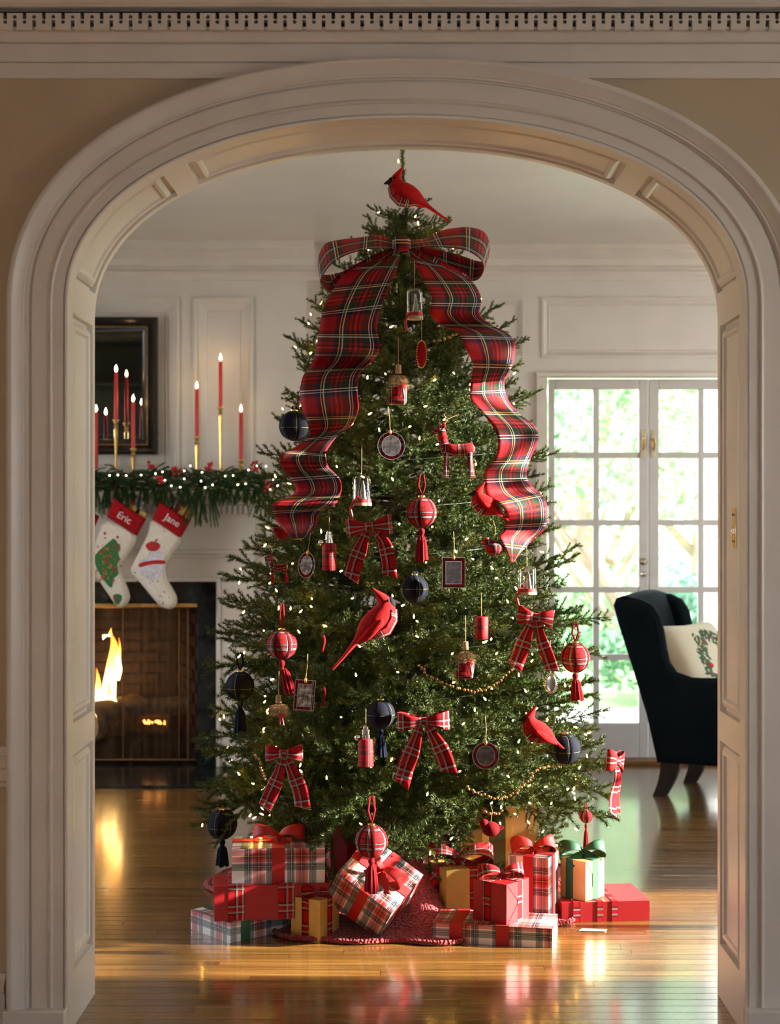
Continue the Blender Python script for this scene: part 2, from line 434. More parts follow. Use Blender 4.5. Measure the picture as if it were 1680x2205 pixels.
# frieze boards, cornice with fretted dentils (hall side)
def extrude_x(mb, prof, x0, x1): return mb.grid([[(x, y, z) for y, z in prof] for x in (x0, x1)])
Zp = lambda py, Y=4.13: EZ-(py-CY)/F*Y
fr = [(FW, Zp(166)), (FW-.010, Zp(166)), (FW-.010, Zp(134)), (FW-.006, Zp(133)), (FW-.006, Zp(132)), (FW-.014, Zp(131)), (FW-.014, Zp(94)), (FW-.010, Zp(93)), (FW-.010, Zp(92)),
      (FW-.022, Zp(90)), (FW-.026, Zp(84)), (FW-.034, Zp(76)), (FW-.040, Zp(72)), (FW-.040, Zp(70)), (FW-.046, Zp(69)), (FW-.046, Zp(64)), (FW-.030, Zp(63)),
      (FW-.030, Zp(26)), (FW-.062, Zp(25)), (FW-.062, Zp(21)), (FW-.068, Zp(19)), (FW-.075, Zp(12)), (FW-.098, Zp(6)), (FW-.102, Zp(5)), (FW-.102, Zp(-22)), (FW-.15, Zp(-60)), (FW-.15, H1), (FW, H1)]
cornice = struct(part('trim_5', extrude_x(MB(), fr, -2.6, 2.6), m_trim, smooth=False), 'cream frieze and cornice over the arch')
for sg in (-1, 1):
    struct(part('trim_%d' % (6+(sg > 0)), extrude_x(MB(), fr, sg*2.6, sg*3.4), m_trim, smooth=False), 'cornice running on to the %s' % ('left' if sg < 0 else 'right'))
def dentil_mesh():                                    # fret plate: slot over a hole, hole over a groove
    pit = 41.7*4.08/F; hgt = 36*4.08/F; px = 4.08/F
    outer = [(-pit/2, 0), (-4*px, 0), (-4*px, 20*px), (4*px, 20*px), (4*px, 0), (pit/2, 0), (pit/2, hgt)]
    # slots at both ends (half each side) cut from the top edge
    outer += [(pit/2, hgt)]
    pts = []; edges = []; 
    loop1 = [(-pit/2, 0), (-4*px, 0), (-4*px, 21*px), (4*px, 21*px), (4*px, 0), (pit/2, 0), (pit/2, hgt-13*px), (pit/2-4*px, hgt-13*px), (pit/2-4*px, hgt),
             (-pit/2+4*px, hgt), (-pit/2+4*px, hgt-13*px), (-pit/2, hgt-13*px)]
    def circ(cx, cz, a0, a1, n): return [(cx+4.2*px*math.cos(a0+(a1-a0)*k/n), cz+4.2*px*math.sin(a0+(a1-a0)*k/n)) for k in range(n+1)]
    zc = hgt-19*px
    # half holes at both edges join the outline
    L = circ(-pit/2, zc, PI/2, -PI/2, 8); R = circ(pit/2, zc, -PI/2, -3*PI/2, 8)
    loop1 = [(-pit/2, 0), (-4*px, 0), (-4*px, 21*px), (4*px, 21*px), (4*px, 0), (pit/2, 0)]+R+[(pit/2, hgt-13*px), (pit/2-4*px, hgt-13*px), (pit/2-4*px, hgt),
             (-pit/2+4*px, hgt), (-pit/2+4*px, hgt-13*px), (-pit/2, hgt-13*px)]+L
    hole = circ(0, hgt-8*px, 0, 2*PI, 12)[:-1]
    loops = [loop1, hole]; vs_ = []; es = []
    for lp in loops:
        b = len(vs_); vs_ += [Vector(p) for p in lp]; es += [(b+i, b+(i+1) % len(lp)) for i in range(len(lp))]
    res = geometry.delaunay_2d_cdt(vs_, es, [], 0, 1e-6)
    V2, F2 = res[0], res[2]
    def inside(p, lp):
        c = False; n = len(lp)
        for i in range(n):
            a, b = lp[i], lp[i-1]
            if (a[1] > p.y) != (b[1] > p.y) and p.x < (b[0]-a[0])*(p.y-a[1])/(b[1]-a[1])+a[0]: c = not c
        return c
    mb = MB(); keep = []
    for f in F2:
        c = (V2[f[0]]+V2[f[1]]+V2[f[2]])/3
        if inside(c, loop1) and not inside(c, hole): keep.append(tuple(f))
    mb.add([(p.x, 0, p.y) for p in V2], keep)
    for lp in loops:
        n = len(lp); mb.add([(a, 0, b) for a, b in lp]+[(a, .026, b) for a, b in lp], [(i, (i+1) % n, n+(i+1) % n, n+i) for i in range(n)])
    return mesh_of('dentil', mb, m_trim, smooth=False), pit
dm, pit = dentil_mesh()
for k in range(-51, 11+42): link('dentil', dm, cornice, (P(8.3+41.7*.5, 0, 4.08).x+(k+20)*pit, FW-.058, Zp(63.5, 4.09)))
mb = MB(); extrude_x(mb, [(FW-.0301, Zp(62)), (FW-.0301, Zp(27))], -2.6, 2.6); part('fret_shade_strip', mb, m_shade, cornice, smooth=False)  # dark strip painted in for the shade behind the fret
# chair rail and skirting on the hall wall
rl = [(FW, .655), (FW-.01, .655), (FW-.012, .665), (FW-.02, .672), (FW-.02, .702), (FW-.03, .708), (FW-.034, .725), (FW-.028, .735), (FW-.018, .74), (FW-.014, .76), (FW, .765)]
sk = [(FW-.022, 0), (FW-.022, .115), (FW-.03, .12), (FW-.03, .135), (FW-.016, .15), (FW-.012, .165), (FW, .168)]
for i, sg in enumerate((-1, 1)):
    side = 'left' if sg < 0 else 'right'
    struct(part('trim_%d' % (8+i), extrude_x(MB(), rl, sg*(AH+.157), sg*3.4), m_trim, smooth=False), 'chair rail on the hall wall to the %s of the arch' % side)
    struct(part('baseboard_hall_'+side, extrude_x(MB(), sk, sg*(AH+.163), sg*3.4), m_trim, smooth=False))
# ------------------------------------------------------------------ hall shell behind the camera

def wall_grid(mb, xs, zs, holes, mapf):
    xs = sorted(set(xs+[h[0] for h in holes]+[h[1] for h in holes])); zs = sorted(set(zs+[h[2] for h in holes]+[h[3] for h in holes]))
    for a, b in zip(xs[:-1], xs[1:]):
        for c, d in zip(zs[:-1], zs[1:]):
            m = ((a+b)/2, (c+d)/2)
            if any(h[0] < m[0] < h[1] and h[2] < m[1] < h[3] for h in holes): continue
            mb.rect(mapf(a, c, 0), mapf(b, c, 0), mapf(b, d, 0), mapf(a, d, 0))
    return mb
mb = wall_grid(MB(), [-3., FW], [0, H1], [(1.7, 2.9, 1., 2.2)], lambda s, d, h: (3.4, s, d))
mb.rect((-3.4, -3.0, 0), (-3.4, FW, 0), (-3.4, FW, H1), (-3.4, -3, H1))
struct(part('wall_hall_sides', mb, m_wall, smooth=False))
mb = wall_grid(MB(), [-3.4, 3.4], [0, H1], [(-.5, .5, 1., 2.1)], lambda s, d, h: (s, -3.0-h, d))
struct(part('wall_hall_end', mb, m_wall, smooth=False))
mb = MB().rect((-3.4, -3, H1), (3.4, -3, H1), (3.4, FW, H1), (-3.4, FW, H1)).rect((-3.4, BW, H1), (3.4, BW, H1), (3.4, 8.7, H1), (-3.4, 8.7, H1))
struct(part('ceiling', mb, m_ceil, smooth=False))
# ------------------------------------------------------------------ tree room walls
YC, YB = 8.48, 8.60                                   # chimney breast, back wall
XC = (660-CX)/F*YC
def WX(px, Y): return (px-CX)/F*Y
def WZ(py, Y): return EZ-(py-CY)/F*Y
PROF_W = [(0, 0), (.0005, .012), (.012, .014), (.018, .010), (.022, .002), (.030, .0), (.034, -.006), (.072, -.030), (.078, -.026), (.084, -.030), (.09, -.031)]
PROF_T = [(0, 0), (.0005, .010), (.012, .012), (.018, .008), (.022, .0), (.034, -.010), (.040, -.006), (.046, -.012), (.05, -.012)]
mapC = lambda s, d, h: (s, YC-h, d)
mapB = lambda s, d, h: (s, YB-h, d)
FPX = -1.85                                           # centre line of the fireplace
pc = [(2*FPX-WX(387, YC), WX(387, YC), 1.55, WZ(639, YC)), (WX(416, YC), WX(547, YC), 1.55, WZ(639, YC))]
hf = (FPX-.86, WX(468, YC), 0, WZ(1252, YC))          # opening for the marble slips and firebox
mb = wall_grid(MB(), [-3.4, XC], [0, H1], pc+[hf], mapC)
mb.rect((XC, YC, 0), (XC, YB, 0), (XC, YB, H1), (XC, YC, H1))
wc = struct(part('wall_chimney', mb, m_wall, smooth=False))
for a, b, c, d in pc: part('panel', panel_mesh(MB(), a, b, c, d, PROF_W, mapC), m_wall, wc, ang=.4)
dr = (WX(1178, YB), WX(1612, YB), 0.0, WZ(812, YB))   # French doors
pb = [(WX(698, YB), WX(1131, YB), WZ(772, YB), WZ(640, YB)), (WX(1166, YB), WX(1640, YB), WZ(771, YB), WZ(640, YB)), (WX(698, YB), WX(1120, YB), .3, WZ(830, YB))]
mb = wall_grid(MB(), [XC, RX], [0, H1], pb+[dr], mapB)
mb.rect((dr[0], YB, 0), (dr[0], YB+.16, 0), (dr[0], YB+.16, dr[3]), (dr[0], YB, dr[3])); mb.rect((dr[1], YB, 0), (dr[1], YB+.16, 0), (dr[1], YB+.16, dr[3]), (dr[1], YB, dr[3]))
mb.rect((dr[0], YB, dr[3]), (dr[1], YB, dr[3]), (dr[1], YB+.16, dr[3]), (dr[0], YB+.16, dr[3]))
wb = struct(part('wall_back', mb, m_wall, smooth=False))
for a, b, c, d in pb: part('panel', panel_mesh(MB(), a, b, c, d, PROF_T, mapB), m_wall, wb, ang=.4)
struct(part('wall_left', wall_grid(MB(), [BW, 8.7], [0, H1], [(a, b, .5, 2.3) for a, b in LWINS], lambda s, d, h: (-3.4, s, d)), m_wall, smooth=False))
holes = [(a, b, .36, 2.74) for a, b in WINS]
mb = wall_grid(MB(), [BW, 8.7], [0, H1], holes, lambda s, d, h: (RX, s, d))
for a, b, c, d in holes:
    for q, r_, z0, z1 in ((a, a, c, d), (b, b, c, d)): mb.rect((RX, q, z0), (RX+.14, q, z0), (RX+.14, q, z1), (RX, q, z1))
    for z in (c, d): mb.rect((RX, a, z), (RX+.14, a, z), (RX+.14, b, z), (RX, b, z))
struct(part('wall_right', mb, m_wall, smooth=False))
for i, (a, b, c, d) in enumerate(holes):
    mb = MB()
    for y in (a+.02, b-.02, (a+b)/2): mb.box((RX+.1, y, (c+d)/2), (.04, .04, d-c))
    for z in (c+.02, d-.02, c+.7, c+1.35): mb.box((RX+.1, (a+b)/2, z), (.036, b-a, .036))
    struct(part('window_%d' % (i+1), mb, m_trim, smooth=False))
for i, (a, b) in enumerate(LWINS):
    mb = MB()
    for y in (a+.02, b-.02, (a+b)/2): mb.box((-3.44, y, 1.4), (.04, .04, 1.8))
    for z in (.52, 1.1, 1.7, 2.28): mb.box((-3.44, (a+b)/2, z), (.036, b-a, .036))
    struct(part('window_%d' % (len(WINS)+1+i), mb, m_trim, smooth=False))
# crown moulding and skirting of the tree room
def crown(Y): return [(Y, WZ(604, Y)), (Y-.012, WZ(604, Y)), (Y-.014, WZ(596, Y)), (Y-.024, WZ(592, Y)), (Y-.024, WZ(585, Y)), (Y-.010, WZ(583, Y)), (Y-.010, WZ(577, Y)), (Y-.03, WZ(573, Y)),
                      (Y-.036, WZ(560, Y)), (Y-.075, WZ(550, Y)), (Y-.08, WZ(548, Y)), (Y-.08, WZ(542, Y)), (Y-.092, WZ(540, Y)), (Y-.10, WZ(533, Y)), (Y-.10, H1), (Y, H1)]
mb = extrude_x(MB(), crown(YC), -3.4, XC+.05); struct(part('trim_10', mb, m_trim, ang=.5), 'crown moulding over the chimney breast')
mb = extrude_x(MB(), crown(YB), XC, RX); struct(part('trim_11', mb, m_trim, ang=.5), 'crown moulding over the glazed doors')
bb = [(YB-.02, 0), (YB-.02, .13), (YB-.012, .15), (YB, .155)]
struct(part('baseboard_back', extrude_x(MB(), bb, XC, dr[0]-.1), m_trim, smooth=False))
# door casing
mb = MB()
for x in (dr[0]-.03, dr[1]+.03): mb.box((x, YB-.012, dr[3]/2), (.06, .024, dr[3]))
mb.box(((dr[0]+dr[1])/2, YB-.014, dr[3]+.012), (dr[1]-dr[0]+.12, .03, .026))
struct(part('trim_12', mb, m_trim, bevel=.004), 'casing round the glazed garden doors')
struct(part('trim_13', MB().box(((dr[0]+dr[1])/2, YB+.03, .011), (dr[1]-dr[0], .18, .022)), M('oak_threshold', (.2, .09, .03), .4), bevel=.004), 'oak threshold under the glazed doors')
# ------------------------------------------------------------------ glazed doors
m_door = M('door_paint', (.58, .54, .50), .4, var=.05, scale=8)
a = N('window_glass'); g = a.n('BsdfGlossy', Roughness=.02); tr = a.n('BsdfTransparent'); mx = a.n('MixShader'); fz = a.n('Fresnel', IOR=1.35)
nz = a.ramp(a.noise(a.coord(), 3.), [(.3, (.96, .98, .97)), (.7, (1, 1, 1))]); a.l(nz, tr.inputs[0])
a.l(fz.outputs[0], mx.inputs[0]); a.l(tr.outputs[0], mx.inputs[1]); a.l(g.outputs[0], mx.inputs[2]); a.l(mx.outputs[0], a.out.inputs[0]); m_glass = a.m
def leaf(idx, px0, px1, cols, rows_, knob_left):
    YD = YB+.06; x0, x1 = WX(px0, YD), WX(px1, YD); zb, zt = .025, WZ(817, YD)
    root = bpy.data.objects.new('door_%d' % idx, None); COL.objects.link(root); root.location = ((x0+x1)/2, YD, 0)
    struct(root, 'glazed cream garden door, %s leaf of the pair' % ('left' if idx == 1 else 'right'))
    X = [(WX(a, YD), WX(b, YD)) for a, b in cols]; Z = [(WZ(b, YD), WZ(a, YD)) for a, b in rows_]
    T = .045
    def bx(name, xa, xb, za, zb_, t=T): part(name, MB().box(((xa+xb)/2, YD, (za+zb_)/2), (xb-xa, t, zb_-za)), m_door, root, world=True, bevel=.004)
    bx('stile', x0, X[0][0], zb, zt); bx('stile', X[1][1], x1, zb, zt)
    bx('rail', X[0][0], X[1][1], Z[0][1], zt); bx('rail', X[0][0], X[1][1], zb, Z[-1][0])
    bx('muntin', X[0][1], X[1][0], Z[-1][0], Z[0][1], .036)
    for u, d in zip(Z[:-1], Z[1:]): bx('muntin', X[0][0], X[1][1], d[1], u[0], .034)
    for xa, xb in X:
        for za, zb_ in Z: part('pane', MB().box(((xa+xb)/2, YD+.004, (za+zb_)/2), (xb-xa+.006, .004, zb_-za+.006)), m_glass, root, world=True, smooth=False)
    return root, YD
rows_px = [(839, 974), (987, 1119), (1132, 1263), (1276, 1408), (1421, 1556)]
d1, YD = leaf(1, 1181, 1395, [(1194, 1277), (1290, 1375)], rows_px, False)
d2, _ = leaf(2, 1396.5, 1610, [(1418, 1503), (1515, 1598)], rows_px, True)
def fitting(root, px, py0, py1, name):
    x = WX(px, YD-.03); zc = WZ((py0+py1)/2, YD-.03); h = (py1-py0)*(YD-.03)/F
    p = part(name, MB().box((x, YD-.0245, zc), (.026, .004, h)), m_chrome, root, world=True, bevel=.001)
    q = part('pull', MB().tube([(x, YD-.028, zc+h*.2), (x, YD-.055, zc+h*.16), (x, YD-.06, zc), (x, YD-.055, zc-h*.16), (x, YD-.028, zc-h*.2)], [.007, .006, .008, .006, .007], 8), m_brass, root, world=True)
fitting(d1, 1386, 926, 985, 'handle_plate'); fitting(d2, 1408, 926, 985, 'handle_plate')
for py, r in ((1209, .021), (1236, .015)):
    x, z = WX(1386, YD-.03), WZ(py, YD-.03)
    mb = MB().lathe([(0, 0), (r*.95, 0), (r, .006), (r*.4, .012), (r*.4, .022), (r*.8, .03), (r*.9, .038), (r*.5, .046), (0, .047)], 14)
    o = part('knob', mb, m_chrome, d1); o.matrix_local = Matrix.Translation((x-d1.location.x, -.022, z)) @ Matrix.Rotation(PI/2, 4, 'X')
# ------------------------------------------------------------------ fireplace
m_marble = (lambda a: (a.bsdf(a.ramp(a.noise(a.coord(), 6., 8, .7), [(.45, (.012, .013, .013)), (.62, (.03, .034, .032)), (.66, (.12, .12, .11)), (.69, (.03, .032, .03))]), .16), a.m)[1])(N('black_marble'))
m_brick = (lambda a: (a.bsdf(a.ramp(a.noise(a.coord(), 18., 4), [(.3, (.006, .002, .0015)), (.7, (.026, .005, .003))]), .85, bump=a.noise(a.coord(), 60., 4), bstr=.5, bdist=.01), a.m)[1])(N('sooty_firebrick'))
m_soot = M('soot', (.012, .010, .009), .95, var=.4)
m_gold = M('antique_gold', (.75, .42, .12), .35, 1., var=.25, scale=60)
fp = thing('fireplace', 'cream painted fireplace with black marble slips and dentil mantel shelf', 'fireplace', (FPX, YC, 0))
xr = WX(468, YC); xl = 2*FPX-xr; zt = WZ(1252, YC)
fx = WX(425, YC); fxl = 2*FPX-fx; fz = WZ(1300, YC)     # firebox opening
W = lambda name, c, d, mt, **k: part(name, MB().box(c, d), mt, fp, world=True, **k)
# wooden surround: frieze, legs, bead, shelf
legx = WX(548, YC)
W('leg', ((xr+.022+legx)/2, YC-.02, zt/2), (legx-xr-.022, .04, zt), m_trim, bevel=.003)
W('leg', (2*FPX-(xr+.022+legx)/2, YC-.02, zt/2), (legx-xr-.022, .04, zt), m_trim, bevel=.003)
zf = WZ(1112, YC-.03)
W('frieze', (FPX, YC-.02, (zt+.022+zf)/2), (2*(legx-FPX), .04, zf-zt-.022), m_trim, bevel=.003)
mb = MB()
for x in (xr+.011, xl-.011): mb.box((x, YC-.028, (zt+.022)/2), (.022, .056, zt+.022))
mb.box((FPX, YC-.028, zt+.011), (xr-xl+.044, .0555, .022)); part('opening_bead', mb, m_trim, fp, world=True, bevel=.005)
zm = WZ(1190, YC-.05)
mb = extrude_x(MB(), [(YC-.039, zm-.028), (YC-.05, zm-.026), (YC-.052, zm-.012), (YC-.062, zm-.004), (YC-.062, zm+.010), (YC-.05, zm+.016), (YC-.039, zm+.022)], 2*FPX-legx, legx)
part('architrave_moulding', mb, m_trim, fp, world=True, ang=.5)
zs = WZ(1074, YC-.23); zs2 = WZ(1058, YC-.25)
cor = [(YC-.03, zf), (YC-.05, zf), (YC-.05, zf+.012), (YC-.055, zf+.014), (YC-.055, zf+.062), (YC-.10, zf+.066), (YC-.11, zf+.085), (YC-.16, zs-.012), (YC-.19, zs-.006), (YC-.19, zs), (YC, zs), (YC, zf)]
part('mantel_cornice', extrude_x(MB(), cor, 2*FPX-legx-.02, legx+.02), m_trim, fp, world=True, smooth=False)
mb = MB(); mb.add([(legx+.02, y, z) for y, z in cor], [tuple(range(len(cor)))]); part('cornice_return', mb, m_trim, fp, world=True, smooth=False)
shx = WX(550, YC-.22)
W('mantel_shelf', (FPX, YC-.125, (zs+zs2)/2), (2*(shx-FPX), .25, zs2-zs), m_trim, bevel=.006)
dme = mesh_of('dentil', MB().box((0, 0, 0), (.017, .03, .042)), m_trim, smooth=False)
x = legx-.01
while x > FPX-.95:
    link('dentil', dme, fp, (x-FPX, -.068, zf+.036)); x -= .0285
# marble slips and firebox
def slab(name, x0, x1, z0, z1, y=YC+.01): part(name, MB().box(((x0+x1)/2, y, (z0+z1)/2), (x1-x0-.002, .03, z1-z0-.002)), m_marble, fp, world=True, bevel=.001)
slab('marble_slip', fx, xr, 0, WZ(1298, YC)); slab('marble_slip', xl, fxl, 0, WZ(1298, YC)); slab('marble_slip', fx, xr, WZ(1298, YC), zt)
slab('marble_slip', fxl, fx, fz, zt); slab('marble_slip', xl, fxl, WZ(1298, YC), zt)
W('brass_edge', (FPX, YC-.012, fz-.008), (fx-fxl, .02, .022), m_gold, bevel=.003)
HY = 7.84
W('hearth_slab', (FPX, (HY+YC+.5)/2, .004), (xr-xl+.1, YC+.5-HY, .018), m_marble, bevel=.004)
FBY = YC+.52
mb = MB()
bxl, bxr = fxl+.16, fx-.16
core = M('mortar', (.014, .008, .006), .95)
mb.rect((bxl, FBY, 0), (bxr, FBY, 0), (bxr, FBY, fz+.1), (bxl, FBY, fz+.1))
mb.rect((fx, YC+.02, 0), (bxr, FBY, 0), (bxr, FBY, fz+.1), (fx, YC+.02, fz+.1)); mb.rect((fxl, YC+.02, 0), (bxl, FBY, 0), (bxl, FBY, fz+.1), (fxl, YC+.02, fz+.1))
mb.rect((fxl, YC+.02, fz+.1), (fx, YC+.02, fz+.1), (bxr, FBY, fz+.1), (bxl, FBY, fz+.1))
for x0, x1 in ((fxl-.3, fxl), (fx, fx+.3)): mb.rect((x0, YC+.03, 0), (x1, YC+.03, 0), (x1, YC+.03, fz+.3), (x0, YC+.03, fz+.3))
mb.rect((fxl, YC+.03, fz), (fx, YC+.03, fz), (fx, YC+.03, fz+.3), (fxl, YC+.03, fz+.3))
fb = part('firebox', mb, core, fp, world=True, smooth=False)
bh, bl = .062, .2
bme = mesh_of('brick', MB().box((0, 0, 0), (bl-.01, .02, bh-.009)), m_brick, smooth=False)
for r in range(int((fz+.05)/bh)):
    z = .02+(r+.5)*bh
    x = bxl+.1+(r % 2)*.1
    while x < bxr-.05: link('brick', bme, fb, (x-FPX, FBY-.004-YC, z)); x += bl
    d = Vector((bxr-fx, FBY-YC-.02, 0)); L = d.length; d.normalize(); t = .1+(r % 2)*.1
    while t < L-.05:
        o = link('brick', bme, fb, (fx+d.x*t-FPX-.004, .02+d.y*t, z)); o.rotation_euler = (0, 0, math.atan2(d.y, d.x)); t += bl
# spark screen: two curtains of fine mesh behind brass bars
a = N('spark_mesh'); uv = a.coord('Object'); sp = a.n('SeparateXYZ'); a.l(uv, sp.inputs[0])
k1 = a.math('FRACT', a.math('MULTIPLY', a.math('ADD', sp.outputs['X'], sp.outputs['Z']), 95.)); k2 = a.math('FRACT', a.math('MULTIPLY', a.math('SUBTRACT', sp.outputs['X'], sp.outputs['Z']), 95.))
msk = a.math('MAXIMUM', a.math('LESS_THAN', k1, .2), a.math('LESS_THAN', k2, .2))
b_ = a.n('BsdfPrincipled', Roughness=.5, Metallic=.7); b_.inputs['Base Color'].default_value = (.10, .05, .02, 1)
tb = a.n('BsdfTransparent'); mx = a.n('MixShader'); a.l(msk, mx.inputs[0]); a.l(tb.outputs[0], mx.inputs[1]); a.l(b_.outputs[0], mx.inputs[2]); a.l(mx.outputs[0], a.out.inputs[0]); m_mesh = a.m
m_bar = M('blackened_brass', (.25, .12, .05), .4, .9)
scr = thing('fire_screen', 'fine mesh spark screen with slim upright brass bar hung in the fireplace opening', 'fire screen', (FPX, YC+.03, 0))
sx_ = WX(265, YC+.03); zs_ = fz-.02; zb_ = .035
for x0, x1 in ((fxl+.01, sx_-.003), (sx_+.003, WX(384, YC+.03)), (WX(388, YC+.03), fx-.02)):
    n = 40; mb = MB().grid([[(x0+(x1-x0)*k/n, YC+.03+.006*math.sin(k*1.1), z) for k in range(n+1)] for z in (zb_, zs_)]); part('mesh_curtain', mb, m_mesh, scr, world=True)
for x in (sx_, WX(386, YC+.03), WX(405, YC+.03)): part('upright_bar', MB().box((x, YC+.024, (zb_+zs_)/2), (.007, .008, zs_-zb_)), m_bar, scr, world=True, bevel=.001)
part('top_rod', MB().tube([(fxl+.01, YC+.024, zs_), (fx-.01, YC+.024, zs_)], .006), m_bar, scr, world=True)
part('bottom_rod', MB().tube([(fxl+.01, YC+.024, zb_), (fx-.01, YC+.024, zb_)], .006), m_bar, scr, world=True)
# grate and logs
m_iron = M('cast_iron', (.015, .014, .013), .6, .4)
gr = thing('fire_grate', 'black iron grate under the burning logs', 'grate', (FPX, YC+.27, .013))
for k in range(7): part('bar', MB().box((-.36+k*.12, 0, .09), (.02, .3, .02)), m_iron, gr, bevel=.003)
for sx in (-.34, .34):
    for sy in (-.12, .12): part('leg', MB().box((sx, sy, .04), (.022, .022, .08)), m_iron, gr, bevel=.003)
a = N('charred_log_bark'); co = a.coord(); nn = a.noise(co, 9., 5, .65)
a.bsdf(a.ramp(nn, [(.3, (.02, .012, .008)), (.55, (.16, .085, .045)), (.75, (.36, .22, .12))]), .9, bump=a.noise(co, 30., 5, .7), bstr=.8, bdist=.02); m_log = a.m
m_cut = M('sawn_log_end', (.42, .25, .12), .85, var=.4, scale=30)
def log(label, c, L, r, rz, ry=0., n=14):
    t = thing('log', label, 'log', c, (0, ry, rz), 'logs on the fire')
    rows = []
    prm = [1+.08*random.uniform(-1, 1) for _ in range(n)]
    for i in range(7):
        rows.append([(-L/2+L*i/6, r*prm[k]*(1+.03*random.uniform(-1, 1))*math.cos(2*PI*k/n), r*prm[k]*(1+.03*random.uniform(-1, 1))*math.sin(2*PI*k/n)) for k in range(n)])
    part('bark', MB().grid(rows, True), m_log, t)
    for i, sg in ((0, -1), (6, 1)): part('sawn_end', MB().add([(p[0]+sg*.001, p[1], p[2]) for p in rows[i]], [tuple(range(n))]), m_cut, t, smooth=False)
    return t
log('thick charred log lying low with its sawn end towards the arch', WX(243, YC+.22) and (WX(235, YC+.2), YC+.22, .235), .5, .105, 1.15)
log('slim log at the right of the fire, glowing along its top', (WX(345, YC+.25), YC+.27, .29), .42, .05, .1, -.05)
log('dark log at the back of the grate, half hidden behind the flames', (WX(240, YC+.3), YC+.38, .2), .62, .075, .05)
# flames
a = N('flame'); co = a.coord('Generated'); sp = a.n('SeparateXYZ'); a.l(co, sp.inputs[0])
colr = a.ramp(sp.outputs['Z'], [(0., (1., .62, .18)), (.3, (1., .72, .3)), (.62, (1., .42, .06)), (1., (1., .2, .015))])
st = a.ramp(sp.outputs['Z'], [(0., (1, 1, 1)), (.45, (.7, .7, .7)), (1., (.16, .16, .16))])
e = a.n('Emission'); a.l(colr, e.inputs[0]); a.l(a.math('MULTIPLY', st, 15.), e.inputs[1]); a.l(e.outputs[0], a.out.inputs[0]); m_flame = a.m
fire = thing('log_fire', 'tall yellow flames rising from the burning logs', 'fire', (WX(235, YC+.24), YC+.24, .30), group=None)
def tongue(pts, mt=m_flame, parent=fire, name='flame', n=8, Y=YC+.24, flat=.6):   # (px, py, half width px)
    sc_ = Y/F; rows = []
    ctr = [P(a_, b_, Y)-parent.location for a_, b_, c_ in pts]
    cc = catmull(ctr, 4); rr = catmull([Vector((c_*sc_, 0, 0)) for a_, b_, c_ in pts], 4)
    for c_, r_ in zip(cc, rr):
        r0 = max(r_.x, .0005); rows.append([(c_.x+r0*math.cos(2*PI*k/n), c_.y+r0*flat*math.sin(2*PI*k/n), c_.z) for k in range(n)])
    part(name, MB().grid(rows, True), mt, parent)
tongue([(226, 1545, 20), (232, 1500, 17), (237, 1460, 13), (240, 1430, 10), (246, 1400, 9), (244, 1378, 5), (236, 1360, 1)])
tongue([(250, 1542, 16), (245, 1515, 9), (236, 1490, 5), (232, 1465, 1)], Y=YC+.21)
tongue([(255, 1465, 2), (257, 1445, 5), (254, 1420, 6), (258, 1395, 2), (256, 1373, .5)], Y=YC+.22)
tongue([(212, 1545, 14), (208, 1500, 8), (212, 1470, 5), (208, 1440, 1)], Y=YC+.26)
tongue([(190, 1545, 18), (184, 1490, 13), (190, 1440, 9), (180, 1390, 1)], Y=YC+.26)
tongue([(150, 1550, 18), (148, 1500, 14), (140, 1440, 8), (150, 1390, 1)], Y=YC+.27)
tongue([(222, 1377, 1), (226, 1368, 5), (231, 1368, 5), (237, 1370, 5), (238, 1360, 2), (240, 1352, .5)], Y=YC+.25)
m_ember = EM('ember', (1., .35, .08), 4.)
mb = MB()
for k in range(26): mb.ball(P(random.uniform(310, 358), random.uniform(1552, 1558), YC+.25), random.uniform(.003, .008), 5, 4)
em = part('embers', mb, m_ember, fire, world=True); em['kind'] = 'stuff'
# ------------------------------------------------------------------ mirror over the mantel
m_ebony = M('ebonised_frame', (.010, .009, .009), .22, var=.3)
a = N('mirror_glass'); a.bsdf(a.ramp(a.noise(a.coord(), 4.), [(.3, (.72, .70, .66)), (.7, (.8, .78, .74))]), .015, 1.); m_mirror = a.m
mx1 = WX(338, YC-.04); mx0 = 2*FPX-mx1; mz1 = WZ(682, YC-.04); mz0 = WZ(979, YC-.04)
mi = thing('wall_mirror', 'black framed mirror with gold beaded inner edge above the mantel', 'mirror', ((mx0+mx1)/2, YC-.005, mz0), (.0, 0, 0))
def frame(prof, name, mt):                            # mitred frame; profile (inset, protrusion)
    rows = []
    for t_, h_ in prof: rows.append([(mx0+t_, YC-h_, mz0+t_), (mx1-t_, YC-h_, mz0+t_), (mx1-t_, YC-h_, mz1-t_), (mx0+t_, YC-h_, mz1-t_)])
    part(name, MB().grid(rows, True), mt, mi, world=True, ang=.5)
frame([(0, 0), (0, .03), (.006, .042), (.016, .046), (.024, .040), (.03, .036), (.048, .035)], 'frame', m_ebony)
frame([(.048, .036), (.049, .032), (.070, .026), (.086, .018)], 'inner_frame', m_ebony)
part('mirror_glass', MB().box(((mx0+mx1)/2, YC-.012, (mz0+mz1)/2), (mx1-mx0-.16, .008, mz1-mz0-.16)), m_mirror, mi, world=True, smooth=False)
bt = MB(); bx0, bx1, bz0, bz1 = mx0+.053, mx1-.053, mz0+.053, mz1-.053
x = bx0
while x < bx1:
    for z in (bz0, bz1): bt.ball((x, YC-.035, z), .0055, 6, 4)
    x += .0125
z = bz0
while z < bz1:
    for x in (bx0, bx1): bt.ball((x, YC-.035, z), .0055, 6, 4)
    z += .0125
o = part('gold_beading', bt, m_gold, mi, world=True); o['kind'] = 'stuff'
